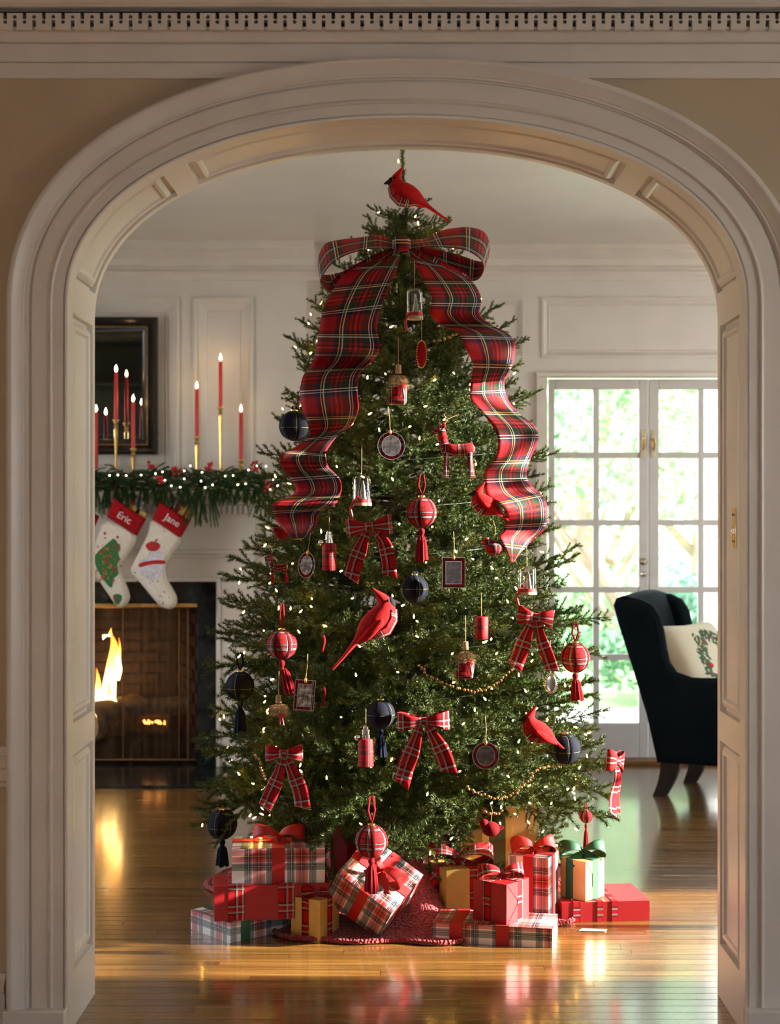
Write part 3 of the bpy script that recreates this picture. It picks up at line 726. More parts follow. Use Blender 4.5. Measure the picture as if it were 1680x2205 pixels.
# ------------------------------------------------------------------ candles in brass sticks
m_wax = M('red_wax', (.62, .035, .035), .4, var=.08, Subsurface__Weight=.15)
m_cflame = (lambda a: (a.l(a.n('Emission', Strength=30.).outputs[0], a.out.inputs[0]), a.m)[1])(N('candle_flame'))
for nd in m_cflame.node_tree.nodes:
    if nd.type == 'EMISSION': nd.inputs[0].default_value = (1., .66, .30, 1)
m_wick = M('wick', (.02, .015, .01), .9)
# (px, flame y, candle top y, candle foot y, depth, label)
cds = [(207, 880, 888, 1010, YC-.15, 'short candle at the left end of the mantel, half behind the arch'),
       (250, 794, 802, 904, YC-.17, 'tall candle standing in front of the mirror'),
       (287, 858, 866, 966, YC-.15, 'shorter candle before the right side of the mirror'),
       (424, 828, 838, 940, YC-.16, 'medium candle left of the narrow wall panel'),
       (475, 768, 778, 876, YC-.10, 'tallest candle, centred on the narrow wall panel'),
       (519, 879, 888, 990, YC-.16, 'short candle at the right end of the mantel')]
for px, fy, ty, by, Y, lab in cds:
    b = P(px, by, Y); t = P(px, ty, Y); f0 = P(px, fy, Y)
    z0 = zs2; Hh = b.z-z0
    col_ = lab.split(',')[0]
    st_ = thing('candlestick', 'brass stick of the '+lab.split(',')[0], 'candlestick', (b.x, Y, z0), group='brass candlesticks on the mantel')
    r = .036 if Hh > .2 else .030
    k = Hh
    part('foot', MB().lathe([(0, 0), (r, 0), (r, .006), (r*.9, .012), (r*.55, .018), (.012, .03), (.008, .036)], 18), m_brass, st_)
    part('stem', MB().lathe([(.008, .034), (.006, .05), (.010, .06), (.006, .07), (.007, k*.5), (.012, k-.06), (.013, k-.052), (.007, k-.047), (.007, k-.042)], 8, ), m_brass, st_)
    part('cup', MB().lathe([(.007, k-.044), (.013, k-.036), (.010, k-.028), (.008, k-.022), (.013, k-.012), (.015, k-.004), (.021, k-.002), (.021, k), (.012, k+.001)], 18), m_brass, st_)
    ca = thing('taper_candle', 'lit red taper, '+lab, 'candle', (b.x, Y, b.z), group='lit red tapers on the mantel')
    h = t.z-b.z
    part('wax', MB().lathe([(0, 0), (.0115, 0), (.0108, h*.5), (.0098, h-.004), (.008, h), (.004, h-.002), (0, h-.002)], 16), m_wax, ca)
    part('wick', MB().tube([(0, 0, h-.003), (.001, 0, h+.008)], .0012, 6), m_wick, ca)
    part('flame', MB().lathe([(.001, h+.003), (.006, h+.010), (.0075, h+.017), (.005, h+.027), (.002, h+.036), (.0005, h+.041)], 10), m_cflame, ca)

# ------------------------------------------------------------------ dark bookcase on the far side of the arch wall (added to darken the mirror, seen nowhere else)
m_walnut = M('dark_walnut', (.012, .008, .005), .5)
bc = thing('bookcase', 'tall dark bookcase added to darken the reflection in the mirror over the mantel', 'bookcase', (-2.15, 4.7, 0))
part('carcass', MB().box((0, -.19, 1.35), (2.1, .02, 2.7)).box((-1.04, 0, 1.35), (.03, .36, 2.7)).box((1.04, 0, 1.35), (.03, .36, 2.7)).box((0, 0, 2.69), (2.1, .36, .03)).box((0, 0, .04), (2.1, .36, .08)), m_walnut, bc, smooth=False)
for k in range(6): part('shelf', MB().box((0, 0, .45+.38*k), (2.05, .34, .025)), m_walnut, bc, smooth=False)
# ------------------------------------------------------------------ tartans and fabrics
RED = (.37, .005, .009); DRED = (.13, .002, .005); BLK = (.008, .007, .010); GRN = (.008, .05, .022); NVY = (.02, .018, .09); WHT = (.74, .68, .64); YEL = (.75, .48, .08)
stew = [(0., RED), (.27, NVY), (.32, BLK), (.42, GRN), (.52, RED), (.565, BLK), (.59, RED), (.66, BLK), (.685, RED), (.73, GRN), (.83, BLK), (.93, NVY), (.97, RED)]
stew_l = [(.355, .368, YEL), (.400, .418, WHT), (.622, .628, (.4, .3, .28)), (.850, .866, WHT), (.895, .910, WHT)]
t_big = tartan('royal_tartan_ribbon', .205, stew, stew_l, .7, .0, .38)
t_mid = tartan('royal_tartan_bow', .075, [(0., RED), (.25, DRED), (.33, BLK), (.42, RED), (.58, BLK), (.66, DRED), (.75, RED)], [(.350, .370, WHT), (.395, .412, WHT), (.595, .612, WHT), (.64, .66, WHT)], .85)
t_small = tartan('red_tartan_bauble', .062, [(0., RED), (.22, DRED), (.30, BLK), (.46, RED), (.52, DRED), (.58, BLK), (.68, RED), (.86, DRED), (.94, RED)], [(.33, .352, WHT), (.40, .418, WHT), (.62, .635, WHT)], .85, 0., .75)
t_navy = tartan('navy_tartan', .06, [(0., (.0025, .004, .014)), (.3, (.002, .010, .013)), (.5, (.003, .003, .01)), (.62, (.002, .010, .013)), (.8, (.0025, .004, .014))], [(.55, .57, (.5, .42, .15))], .85)
BG = (.10, .17, .20)
PWH = (.90, .86, .86); PNK = (.62, .10, .12)
t_white = tartan('white_tartan_paper', .138, [(0., PWH), (.30, BG), (.37, BLK), (.43, BG), (.47, PWH), (.50, PNK), (.56, RED), (.60, BLK), (.62, RED), (.66, BLK), (.68, RED), (.72, PNK), (.78, PWH), (.81, BG), (.85, BLK), (.91, BG), (.98, PWH)],
                 [(.392, .402, PWH), (.635, .643, YEL), (.872, .880, PWH)], .32, 0., .58)
t_buff = tartan('red_black_check', .05, [(0., RED), (.28, DRED), (.38, BLK), (.52, RED), (.72, DRED), (.80, RED)], [(.445, .46, (.4, .3, .25))], .6)
m_velvet = M('red_velvet', (.17, .002, .005), .9, var=.2, scale=80, Specular__IOR__Level=.2)
m_redrib = M('red_satin_ribbon', (.42, .005, .008), .6, var=.1, scale=30)
m_redcl = M('red_felt', (.36, .006, .010), .9, var=.15, scale=90, bstr=.3, bscale=900, Specular__IOR__Level=.2)
m_cream = M('cream_wool_felt', (.74, .66, .54), .95, var=.08, scale=60, bstr=.3, bscale=700, Sheen__Weight=.2)
m_green = M('green_satin_ribbon', (.006, .075, .03), .6, var=.15)
m_goldp = M('gold_foil_paper', (.62, .40, .10), .38, .35, var=.08, scale=15)
m_kraft = M('old_gold_paper', (.55, .34, .12), .45, .15, var=.06, scale=12)
m_redp = M('red_gift_paper', (.33, .005, .009), .45, var=.06, scale=12)
m_twine = M('jute_twine', (.42, .27, .13), .9)
m_ribd = M('dark_red_velvet_band', (.075, .001, .003), .9, var=.2, scale=80, Specular__IOR__Level=.2)
m_navyf = M('navy_thread', (.002, .004, .018), .9, var=.2, Specular__IOR__Level=.2)

# ------------------------------------------------------------------ stockings
def outline_px(pts, Y): return [(P(a, b, Y).x, P(a, b, Y).z) for a, b in pts]
def local(pts, o): return [(a-o[0], b-o[2]) for a, b in pts]
YS = YC-.285
def text_part(txt, size, mt, parent, M4, depth=.0008):
    cu = bpy.data.curves.new('lettering', 'FONT'); cu.body = txt; cu.size = size; cu.extrude = depth; cu.align_x = 'CENTER'; cu.align_y = 'CENTER'
    tmp = bpy.data.objects.new('lettering', cu); COL.objects.link(tmp)
    dg = bpy.context.evaluated_depsgraph_get(); me = bpy.data.meshes.new_from_object(tmp.evaluated_get(dg))
    bpy.data.objects.remove(tmp); me.materials.clear(); me.materials.append(mt)
    o = link('lettering', me, parent); o.matrix_local = M4; return o
m_stitch = M('white_embroidery', (.8, .75, .7), .8)
def stocking(label, body, cuff, name, loop, txt, tpos, ang):
    bp = outline_px(body, YS); cp = outline_px(cuff, YS); o = P(loop[0], loop[1], YS)
    t = thing('christmas_stocking', label, 'stocking', o, group='stockings hung from the mantel')
    part('leg_and_foot', puffy(MB(), spline_outline(local(bp, o), 3), .075, .03), m_cream, t, ang=1.2)
    part('cuff', puffy(MB(), local(cp, o), .088, .012), m_redcl, t, ang=.9)
    part('hanging_loop', MB().tube([(0, .01, .008), (.0, .0, .03), (.008, .012, .045), (.016, .012, .03), (.014, .01, -.02)], .006, 6), m_redcl, t)
    c = P(tpos[0], tpos[1], YS)-o
    text_part(txt, .052, m_stitch, t, Matrix.Translation((c.x, -.0455, c.z)) @ Matrix.Rotation(math.radians(ang), 4, 'Y') @ Matrix.Rotation(PI/2, 4, 'X'))
    return t, o
s2, o2 = stocking('cream stocking dotted with stars, red cuff lettered in white, nearer the tree',
    [(331, 1119), (390, 1155), (371, 1193), (358, 1215), (356.6, 1232), (363, 1251), (376, 1274), (381.6, 1289), (379, 1303), (369.5, 1311), (354, 1309), (340, 1300), (318, 1274), (294, 1245), (284, 1234), (283, 1222), (297, 1194), (318, 1151)],
    [(346, 1080), (410, 1122), (388.5, 1158), (329, 1117)], 'Jane', (348, 1078), 'Jane', (374, 1121), 31)
s1, o1 = stocking('cream stocking embroidered with a little fir tree, red cuff, half behind the arch',
    [(230, 1119), (294, 1151), (273, 1201), (262, 1222), (264, 1237), (276, 1268), (280, 1286), (274, 1301), (262, 1308), (250, 1303), (233, 1279), (209, 1244), (197, 1230), (193, 1215), (205, 1175)],
    [(247, 1072), (314, 1117), (294.5, 1153), (231.5, 1113)], 'Eric', (250, 1076), 'Eric', (271, 1115), 31)
s3, o3 = stocking('red cuffed stocking almost hidden behind the left lining of the arch',
    [(145, 1119), (196, 1150), (180, 1195), (172, 1222), (178, 1250), (188, 1286), (176, 1306), (150, 1303), (120, 1244), (118, 1215)],
    [(160, 1075), (213, 1112), (196, 1152), (145, 1115)], '', (162, 1076), '', (180, 1115), 31)
# embroidery on the stockings
m_emb_g = M('green_embroidery', (.03, .16, .045), .85, var=.5, scale=120); m_emb_r = M('red_embroidery', (.45, .02, .02), .85, var=.3, scale=90)
m_emb_w = M('pale_lilac_embroidery', (.62, .58, .62), .85, var=.25, scale=60); m_emb_d = M('dark_embroidery', (.10, .085, .07), .85)
m_emb_o = M('orange_embroidery', (.5, .16, .03), .85)
def blob(pts_px, mt, t, o, name, y=-.0385, th=.004): return part(name, puffy(MB(), spline_outline(local(outline_px(pts_px, YS), o), 3), th, .003, y), mt, t, ang=1.2)
def dots(name, lst, mt, t, o, y=-.038):
    mb = MB()
    for a_, b_, r_ in lst:
        c = P(a_, b_, YS)-o; mb.ball((c.x, y, c.z), r_*YS/F, 7, 5, (1, .35, 1))
    q = part(name, mb, mt, t); q['kind'] = 'stuff'; return q
dl = []
import itertools
for k in range(64):
    a_ = random.uniform(290, 378); b_ = random.uniform(1135, 1303)
    mid = 352-(b_-1135)*.62 if b_ < 1225 else 300+(b_-1225)*.72
    hw = 24
    if abs(a_-mid-3) < hw and not (300 < a_ < 362 and 1165 < b_ < 1250): dl.append((a_, b_, random.uniform(1.0, 2.2)))
dots('star_stitches', dl, m_emb_d, s2, o2)
blob([(322, 1184), (316, 1174), (326, 1166), (340, 1167), (348, 1175), (342, 1184), (332, 1187)], m_emb_r, s2, o2, 'red_motif', th=.006)
blob([(318, 1198), (328, 1188), (345, 1186), (356, 1194), (357, 1215), (350, 1235), (334, 1248), (314, 1242), (303, 1226), (305, 1208)], m_emb_w, s2, o2, 'pale_motif', th=.005)
blob([(304, 1212), (330, 1206), (357, 1206), (357, 1214), (330, 1215), (304, 1221)], m_emb_r, s2, o2, 'red_band_motif', y=-.0395, th=.006)
blob([(249, 1160), (262, 1180), (258, 1190), (261, 1205), (255, 1215), (258, 1235), (248, 1245), (244, 1264), (232, 1256), (214, 1228), (206, 1205), (212, 1190), (228, 1175), (240, 1165)], m_emb_g, s1, o1, 'fir_tree_motif', th=.005)
dots('fir_tree_baubles', [(random.gauss(238, 12), random.uniform(1175, 1248), random.uniform(1.5, 3)) for k in range(34)], m_emb_o, s1, o1, -.0415)
dots('red_stitches', [(random.gauss(236, 13), random.uniform(1172, 1250), random.uniform(1.5, 2.6)) for k in range(30)]+[(256, 1156, 3), (229, 1148, 3), (230, 1158, 2), (255, 1290, 3), (250, 1285, 3)], m_emb_r, s1, o1, -.0418)
blob([(246, 1282), (258, 1278), (266, 1284), (262, 1296), (252, 1300)], m_emb_g, s1, o1, 'sprig_motif')
# little parcels peeping out of the cuffs
def box_uv(mb, d, R=None, c=(0, 0, 0)):
    hx, hy, hz = d[0]/2, d[1]/2, d[2]/2; c = Vector(c)
    for ax, sg in itertools.product(range(3), (-1, 1)):
        u, v = [(1, 2), (0, 2), (0, 1)][ax]; h = (hx, hy, hz); q = []; uvs = []
        for a_, b_ in ((-1, -1), (1, -1), (1, 1), (-1, 1)):
            p = [0, 0, 0]; p[ax] = sg*h[ax]; p[u] = a_*h[u]; p[v] = b_*h[v]; p = Vector(p)
            uvs.append((p[u]+.013*ax, p[v])); q.append(c+(R @ p if R else p))
        mb.add(q, [(0, 1, 2, 3)], [tuple(uvs)])
    return mb
def mini(label, px, py, w_, h_, roll, mt, rib, dy=0.):
    c = P(px, py, YS); t = thing('gift_parcel', label, 'parcel', c+Vector((0, .012+dy, 0)), (0, math.radians(roll), 0), 'parcels in the stockings')
    s_ = YS/F; part('parcel', box_uv(MB(), (w_*s_, .03, h_*s_)), mt, t, smooth=False)
    part('ribbon', MB().box((0, 0, 0), (w_*s_*.2, .032, h_*s_*1.01)), rib, t, smooth=False)
mini('white tartan parcel with red ribbon in the stocking half behind the arch', 284, 1082, 50, 34, 20, t_white, m_redrib, .01)
mini('small gold parcel with black band in the stocking half behind the arch', 296, 1103, 40, 16, 31, m_goldp, m_ebony, -.012)
mini('white tartan parcel in the star dotted stocking', 372, 1086, 22, 34, 18, t_white, m_ebony, .01)
mini('red parcel in the star dotted stocking', 387, 1093, 20, 34, 24, m_redp, m_redrib, .004)
mini('gold parcel in the star dotted stocking beside the red one', 400, 1106, 30, 22, 31, m_goldp, m_redrib, -.012)

# ------------------------------------------------------------------ needle sprays (shared by garland and tree)
def needle_twigs(twigs, dens, nl, nw, spread=(38, 62), flat=0.):
    """twigs: list of polylines (np arrays); returns needle triangles V (3k,3)"""
    out = []
    for tw in twigs:
        seg = np.diff(tw, axis=0); L = np.linalg.norm(seg, axis=1); tot = L.sum(); n = max(4, int(tot*dens))
        s = np.sort(rng.uniform(0, tot, n)); cum = np.concatenate([[0], np.cumsum(L)])
        i = np.clip(np.searchsorted(cum, s)-1, 0, len(L)-1); t = (s-cum[i])/L[i]
        p = tw[i]+seg[i]*t[:, None]; d = seg[i]/L[i][:, None]
        ref = np.where(np.abs(d[:, 2:3]) < .9, np.array([[0, 0, 1.]]), np.array([[1., 0, 0]]))
        u = np.cross(d, ref); u /= np.linalg.norm(u, axis=1)[:, None]; v = np.cross(u, d)
        ph = rng.uniform(0, 2*PI, n)
        rad = u*np.cos(ph)[:, None]+v*(np.sin(ph)*(1-flat))[:, None]
        sp = np.radians(rng.uniform(spread[0], spread[1], n))
        nd = d*np.cos(sp)[:, None]+rad*np.sin(sp)[:, None]; nd /= np.linalg.norm(nd, axis=1)[:, None]
        ln = nl*rng.uniform(.75, 1.15, n)*np.clip((tot-s)/(.25*tot)+.55, .55, 1)
        sd = np.cross(nd, rng.normal(size=(n, 3))); sd /= np.linalg.norm(sd, axis=1)[:, None]
        tri = np.stack([p-sd*nw/2, p+sd*nw/2, p+nd*ln[:, None]+np.array([0, 0, .001])], axis=1)
        out.append(tri.reshape(-1, 3))
    return np.concatenate(out)
def tube_np(tw, r0, r1):
    n = 4; V = []; Fs = []
    for i, p in enumerate(tw):
        d = tw[min(i+1, len(tw)-1)]-tw[max(i-1, 0)]; d = d/np.linalg.norm(d)
        ref = np.array([0, 0, 1.]) if abs(d[2]) < .9 else np.array([1., 0, 0]); u = np.cross(d, ref); u /= np.linalg.norm(u); v = np.cross(u, d)
        r = r0+(r1-r0)*i/(len(tw)-1)
        for k in range(n): V.append(p+r*(u*math.cos(2*PI*k/n)+v*math.sin(2*PI*k/n)))
    for i in range(len(tw)-1):
        for k in range(n): Fs.append((i*n+k, i*n+(k+1) % n, (i+1)*n+(k+1) % n, (i+1)*n+k))
    return np.array(V), Fs
def raw_mesh(name, V, tris, quads=(), mats=(), midx=None):
    me = bpy.data.meshes.new(name); nt_, nq = len(tris), len(quads)
    loops = np.concatenate([np.asarray(tris, dtype=np.int32).ravel(), np.asarray(quads, dtype=np.int32).ravel()]) if nq else np.asarray(tris, dtype=np.int32).ravel()
    me.vertices.add(len(V)); me.vertices.foreach_set('co', np.asarray(V, dtype=np.float32).ravel())
    me.loops.add(len(loops)); me.loops.foreach_set('vertex_index', loops)
    me.polygons.add(nt_+nq)
    st = np.concatenate([np.arange(nt_)*3, nt_*3+np.arange(nq)*4]).astype(np.int32)
    me.polygons.foreach_set('loop_start', st)
    for m_ in mats: me.materials.append(m_)
    if midx is not None: me.polygons.foreach_set('material_index', np.asarray(midx, dtype=np.int32))
    me.update(calc_edges=True); me.validate()
    return me
def needle_mat(name, c0, c1, c2, rough=.45):
    a = N(name); geo = a.n('NewGeometry'); oi = a.n('ObjectInfo')
    r = a.math('FRACT', a.math('ADD', geo.outputs['Random Per Island'], a.math('MULTIPLY', oi.outputs['Random'], .35)))
    a.bsdf(a.ramp(r, [(0., c0), (.55, c1), (1., c2)]), rough, Specular__IOR__Level=.4)
    return a.m
m_needle = needle_mat('fir_needles', (.018, .038, .005), (.048, .085, .011), (.115, .16, .030))
m_cedar = needle_mat('cedar_sprays', (.010, .036, .008), (.024, .07, .014), (.06, .12, .022), .6)
m_stem = M('twig_bark', (.035, .024, .011), .9)

# ------------------------------------------------------------------ mantel garland
gl = thing('mantel_garland', 'evergreen garland with red berries and fairy lights lying along the mantel shelf', 'garland', (WX(400, YC-.2), YC-.2, zs2))
tw = []
def curve3(p0, d, L, droop, n=5):
    d = np.array(d, float); d /= np.linalg.norm(d); pts = []
    for i in range(n+1):
        t = i/n; pts.append(np.array(p0)+d*L*t+np.array([0, 0, -droop*L*t*t]))
    return np.array(pts)
off = np.array(gl.location)
for k in range(520):                                  # body of the garland
    px = random.uniform(150, 598); Y = YC-random.uniform(.12, .27); z = zs2+random.uniform(.006, .105)*(1 if px < 560 else .7)
    p = np.array(P(px, 1000, Y)); p[2] = z
    tw.append(curve3(p-off, (random.choice((-1, 1))*random.uniform(.4, 1), random.uniform(-.9, .2), random.uniform(-.15, .75)), random.uniform(.06, .13), random.uniform(.1, .6)))
for px in list(range(212, 600, 13)):                  # sprays hanging over the front edge
    Y = YC-.268; p = np.array(P(px+random.uniform(-5, 5), 1000, Y)); p[2] = zs2+.02
    L = random.uniform(.05, .10)
    if 415 < px < 458: L = random.uniform(.12, .20)
    if px > 560: L = random.uniform(.12, .2)
    if 190 < px < 225: L = .13
    for q in range(7): tw.append(curve3(p-off, (random.uniform(-.4, .5), -.55, -.75), L*random.uniform(.8, 1.1), .35))
tri = needle_twigs(tw, 2300, .014, .0022, (18, 44), .2)
me = raw_mesh('greenery', tri, np.arange(len(tri)).reshape(-1, 3), mats=[m_cedar])
o = link('greenery', me, gl); o['kind'] = 'stuff'
m_berry = M('red_berries', (.45, .008, .012), .25, var=.15)
for px, py in ((325, 1004), (344, 1033), (452, 1006), (548, 1003), (577, 1046), (378, 1010)):
    mb = MB(); c = P(px, py, YC-.285)
    for k in range(9): mb.ball((c.x+random.gauss(0, .012), c.y+random.gauss(0, .006), c.z+random.gauss(0, .012)), .0085, 9, 6)
    part('berry_cluster', mb, m_berry, gl, world=True)
m_fairy = EM('fairy_light', (1., .80, .50), 14.)
fme = mesh_of('bulb', MB().ball((0, 0, 0), .0034, 6, 4), m_fairy)
for k, (px, py) in enumerate([(236, 1024), (254, 1023), (272, 1024), (304, 1023), (335, 1020), (355, 1034), (397, 1031), (388, 1049), (369, 1046), (410, 1003), (435, 1017), (433, 1036), (458, 1044), (442, 1050), (485, 1025), (502, 1024), (535, 1012), (553, 1003), (573, 1004), (529, 1042), (582, 1054), (588, 1032), (598, 1046), (512, 1044), (350, 1016), (397, 1014)]):
    link('bulb', fme, gl, P(px, py, YC-.295)-gl.location)

# ------------------------------------------------------------------ wing chair
m_velv = (lambda a: (a.bsdf(a.ramp(a.noise(a.coord(), 5., 3), [(.3, (.003, .006, .008)), (.7, (.006, .010, .012))]), .9, bump=a.noise(a.coord(), 400., 2), bstr=.1, bdist=.001, Sheen__Weight=.05, Sheen__Roughness=.4, Specular__IOR__Level=.06), a.m)[1])(N('navy_velvet'))
m_velv.node_tree.nodes['Principled BSDF'].inputs['Sheen Tint'].default_value = (.5, .62, .75, 1)
m_leg = M('ebonised_wood', (.018, .013, .010), .35)
leg0 = on_z(1415, 1719, 0)
ch = thing('wing_chair', 'dark navy velvet wing armchair by the glazed garden doors', 'armchair', leg0, (0, 0, math.radians(-24)))
CW = .66
side = [(0, .165), (-.06, .40), (-.13, .62), (-.20, .83), (-.225, .915), (-.215, .945), (-.17, .955), (-.09, .952), (-.03, .925), (.005, .87), (.022, .80), (.035, .72), (.05, .65), (.085, .605), (.16, .582), (.30, .585), (.50, .605), (.62, .60), (.66, .575), (.665, .5), (.655, .165)]
def side_panel(y): return part('wing_and_arm', puffy(MB(), side, .105, .045, y, steps=5), m_velv, ch, ang=1.2)
side_panel(.05); side_panel(CW-.05)
mb = MB()
rows = []
for x, z in [(-.005, .165), (-.06, .40), (-.13, .62), (-.2, .83), (-.225, .92), (-.21, .955), (-.17, .968), (-.12, .955), (-.09, .90), (-.06, .80), (0, .6), (.06, .44), (.08, .2)]:
    rows.append([(x+(.015*(1-(2*k/8-1)**2) if z > .3 else 0), .03+(CW-.06)*k/8, z+(.012*(1-(2*k/8-1)**2) if z > .9 else 0)) for k in range(9)])
part('back', mb.grid(rows), m_velv, ch, ang=1.2)
o = part('seat_rail', MB().box((.33, CW/2, .235), (.62, CW-.1, .14)), m_velv, ch, bevel=.03)
o = part('seat_cushion', MB().box((.37, CW/2, .385), (.56, CW-.21, .16)), m_velv, ch, bevel=.05)
part('piping', MB().tube([(x, -.006, z) for x, z in side[6:16]], .004, 6), m_velv, ch)
def leg(x, y, dx, name='leg'):
    rows = []
    for i in range(7):
        t = i/6; z = .18*(1-t); c = x+dx*t**1.8; wq = .048-.016*t
        rows.append([(c-wq, y-.024, z), (c+wq, y-.024, z), (c+wq, y+.024, z), (c-wq, y+.024, z)])
    part(name, MB().grid(rows, True).add(rows[-1], [(0, 1, 2, 3)]), m_leg, ch, ang=.5)
leg(.05, .08, -.055); leg(.09, .50, -.05); leg(.6, .06, .03); leg(.6, CW-.06, .03)
# embroidered cushion
a = N('cushion_linen'); co = a.coord('Generated'); a.bsdf(a.ramp(a.noise(co, 90., 2), [(.3, (.60, .52, .38)), (.7, (.70, .62, .47))]), .9, bump=a.noise(co, 300.), bstr=.2, bdist=.002); m_linen = a.m
ph_, tl_ = math.radians(45), math.radians(30); n3 = Vector((math.cos(ph_), -math.sin(ph_), 0)); zz_ = Vector((0, 0, 1))
cX = Vector((math.sin(ph_), math.cos(ph_), 0)); cY = -(n3*math.cos(tl_)+zz_*math.sin(tl_)); cZ = zz_*math.cos(tl_)-n3*math.sin(tl_)
cc = P(1412, 1352, 7.70)+cX*.225-cZ*.225
cu = thing('throw_cushion', 'cream linen cushion embroidered with a leafy wreath, propped in the navy armchair', 'cushion', cc, Matrix((cX, cY, cZ)).transposed().to_euler())
H_ = .235; rows = []
for i in range(17):
    rows.append([]); 
    for j in range(17):
        u, v = i/8-1, j/8-1; pin = 1-.07*(u*u*v*v)*0-.05*((abs(u))**4*(1-abs(v))+(abs(v))**4*(1-abs(u)))
        th = .085*((1-u**4)*(1-v**4))**.5
        rows[-1].append((u*H_*pin, th, v*H_*pin))
mb = MB(); mb.grid([[(x, -y, z) for x, y, z in r] for r in rows]); mb.grid(rows); part('cover', mb, m_linen, cu, ang=1.5)
lm = MB(); bm_ = MB()
def cush_y(x, z):
    u, v = min(abs(x/H_), .99), min(abs(z/H_), .99); return -.085*((1-u**4)*(1-v**4))**.5-.0015
for k in range(210):
    t = 2*PI*k/210; R_ = .13+random.gauss(0, .022); x, z = R_*math.cos(t)+.045, R_*math.sin(t)-.01
    an = t+random.choice((.5, 2.6, 1.57, -.6)); l_ = random.uniform(.026, .042); wv = .0075
    dx, dz = math.cos(an), math.sin(an)
    q = [(x-dx*l_/2, z-dz*l_/2), (x-dz*wv, z+dx*wv), (x+dx*l_/2, z+dz*l_/2), (x+dz*wv, z-dx*wv)]
    lm.add([(a_, cush_y(a_, b_), b_) for a_, b_ in q], [(0, 1, 2, 3)])
for k in range(26):
    t = random.uniform(0, 2*PI); R_ = .125+random.gauss(0, .012); x, z = R_*math.cos(t)+.045, R_*math.sin(t)-.01; bm_.ball((x, cush_y(x, z), z), .006, 6, 4, (1, .3, 1))
o = part('embroidered_leaves', lm, M('sage_thread', (.06, .11, .06), .9, var=.4, scale=80), cu, smooth=False, solid=.001); o['kind'] = 'stuff'
o = part('embroidered_berries', bm_, M('crimson_thread', (.42, .04, .03), .9), cu); o['kind'] = 'stuff'
bird = MB().ball((-.052, cush_y(-.05, -.02)-.002, -.035), .02, 10, 7, (1, .15, .6)); part('embroidered_bird', bird, m_emb_r, cu)

# ------------------------------------------------------------------ garden beyond the doors
m_lawn = M('lawn', (.26, .42, .16), .9, var=.5, scale=1.5, bstr=.5, bscale=20, bdist=.05)
mb = MB().rect((-30, 9.9, -.12), (40, 9.9, -.12), (40, 60, .6), (-30, 60, .6))
struct(part('ground_lawn', mb, m_lawn, smooth=False), 'sunny green lawn beyond the glazed garden doors')
struct(part('ground_porch', MB().box((1.2, 9.9, -.06), (5, 2.4, .1)), M('pale_stone', (.8, .77, .72), .8), bevel=.01), 'pale stone porch step outside the glazed doors')
struct(part('ground_bounce', MB().rect((2.86, -12, -.1), (14, -12, -.1), (14, 9.9, -.1), (2.86, 9.9, -.1)).rect((-14, -12, -.1), (-3.5, -12, -.1), (-3.5, 9.9, -.1), (-14, 9.9, -.1)), M('pale_bounce_ground', (.62, .58, .52), .9, var=.2, scale=8), smooth=False), 'unseen pale ground added beside the house to bounce neutral light indoors')  # ground out of view, made pale to bounce neutral light into the rooms
col = thing('porch_column', 'white round porch column outside the right glazed door', 'column', (P(1534, 1100, 9.75).x, 9.75, -.01))
m_white = M('white_exterior_paint', (.8, .8, .78), .5, var=.04)
part('shaft', MB().lathe([(.085, .1), (.085, 1.0), (.075, 2.6)], 20), m_white, col); part('base', MB().lathe([(0, 0), (.12, 0), (.12, .05), (.1, .07), (.1, .09), (.085, .1)], 20), m_white, col)
part('capital', MB().lathe([(.075, 2.6), (.1, 2.64), (.1, 2.7), (0, 2.7)], 20), m_white, col)
def leafmat(name, c):
    a = N(name); geo = a.n('NewGeometry'); cr = a.ramp(geo.outputs['Random Per Island'], [(0., tuple(x*.6 for x in c)), (1., tuple(min(1, x*1.4) for x in c))])
    d = a.n('BsdfDiffuse'); t = a.n('BsdfTranslucent'); a.l(cr, d.inputs[0]); a.l(cr, t.inputs[0]); mx = a.n('MixShader', Fac=.45); a.l(d.outputs[0], mx.inputs[1]); a.l(t.outputs[0], mx.inputs[2]); a.l(mx.outputs[0], a.out.inputs[0]); return a.m
hg = thing('sun_block_hedge', 'tall hedge added out of view on the right to block the sun', 'hedge', (8.3, 6.9, -.12))  # unseen, added to keep direct sun off the farthest right-hand window
lfA = leafmat('spring_leaves', (.35, .49, .30)); lfB = leafmat('deep_green_leaves', (.17, .30, .18)); lfC = leafmat('blue_green_leaves', (.23, .39, .29))
m_bark = M('pale_bark', (.30, .22, .16), .9, var=.4, scale=4)
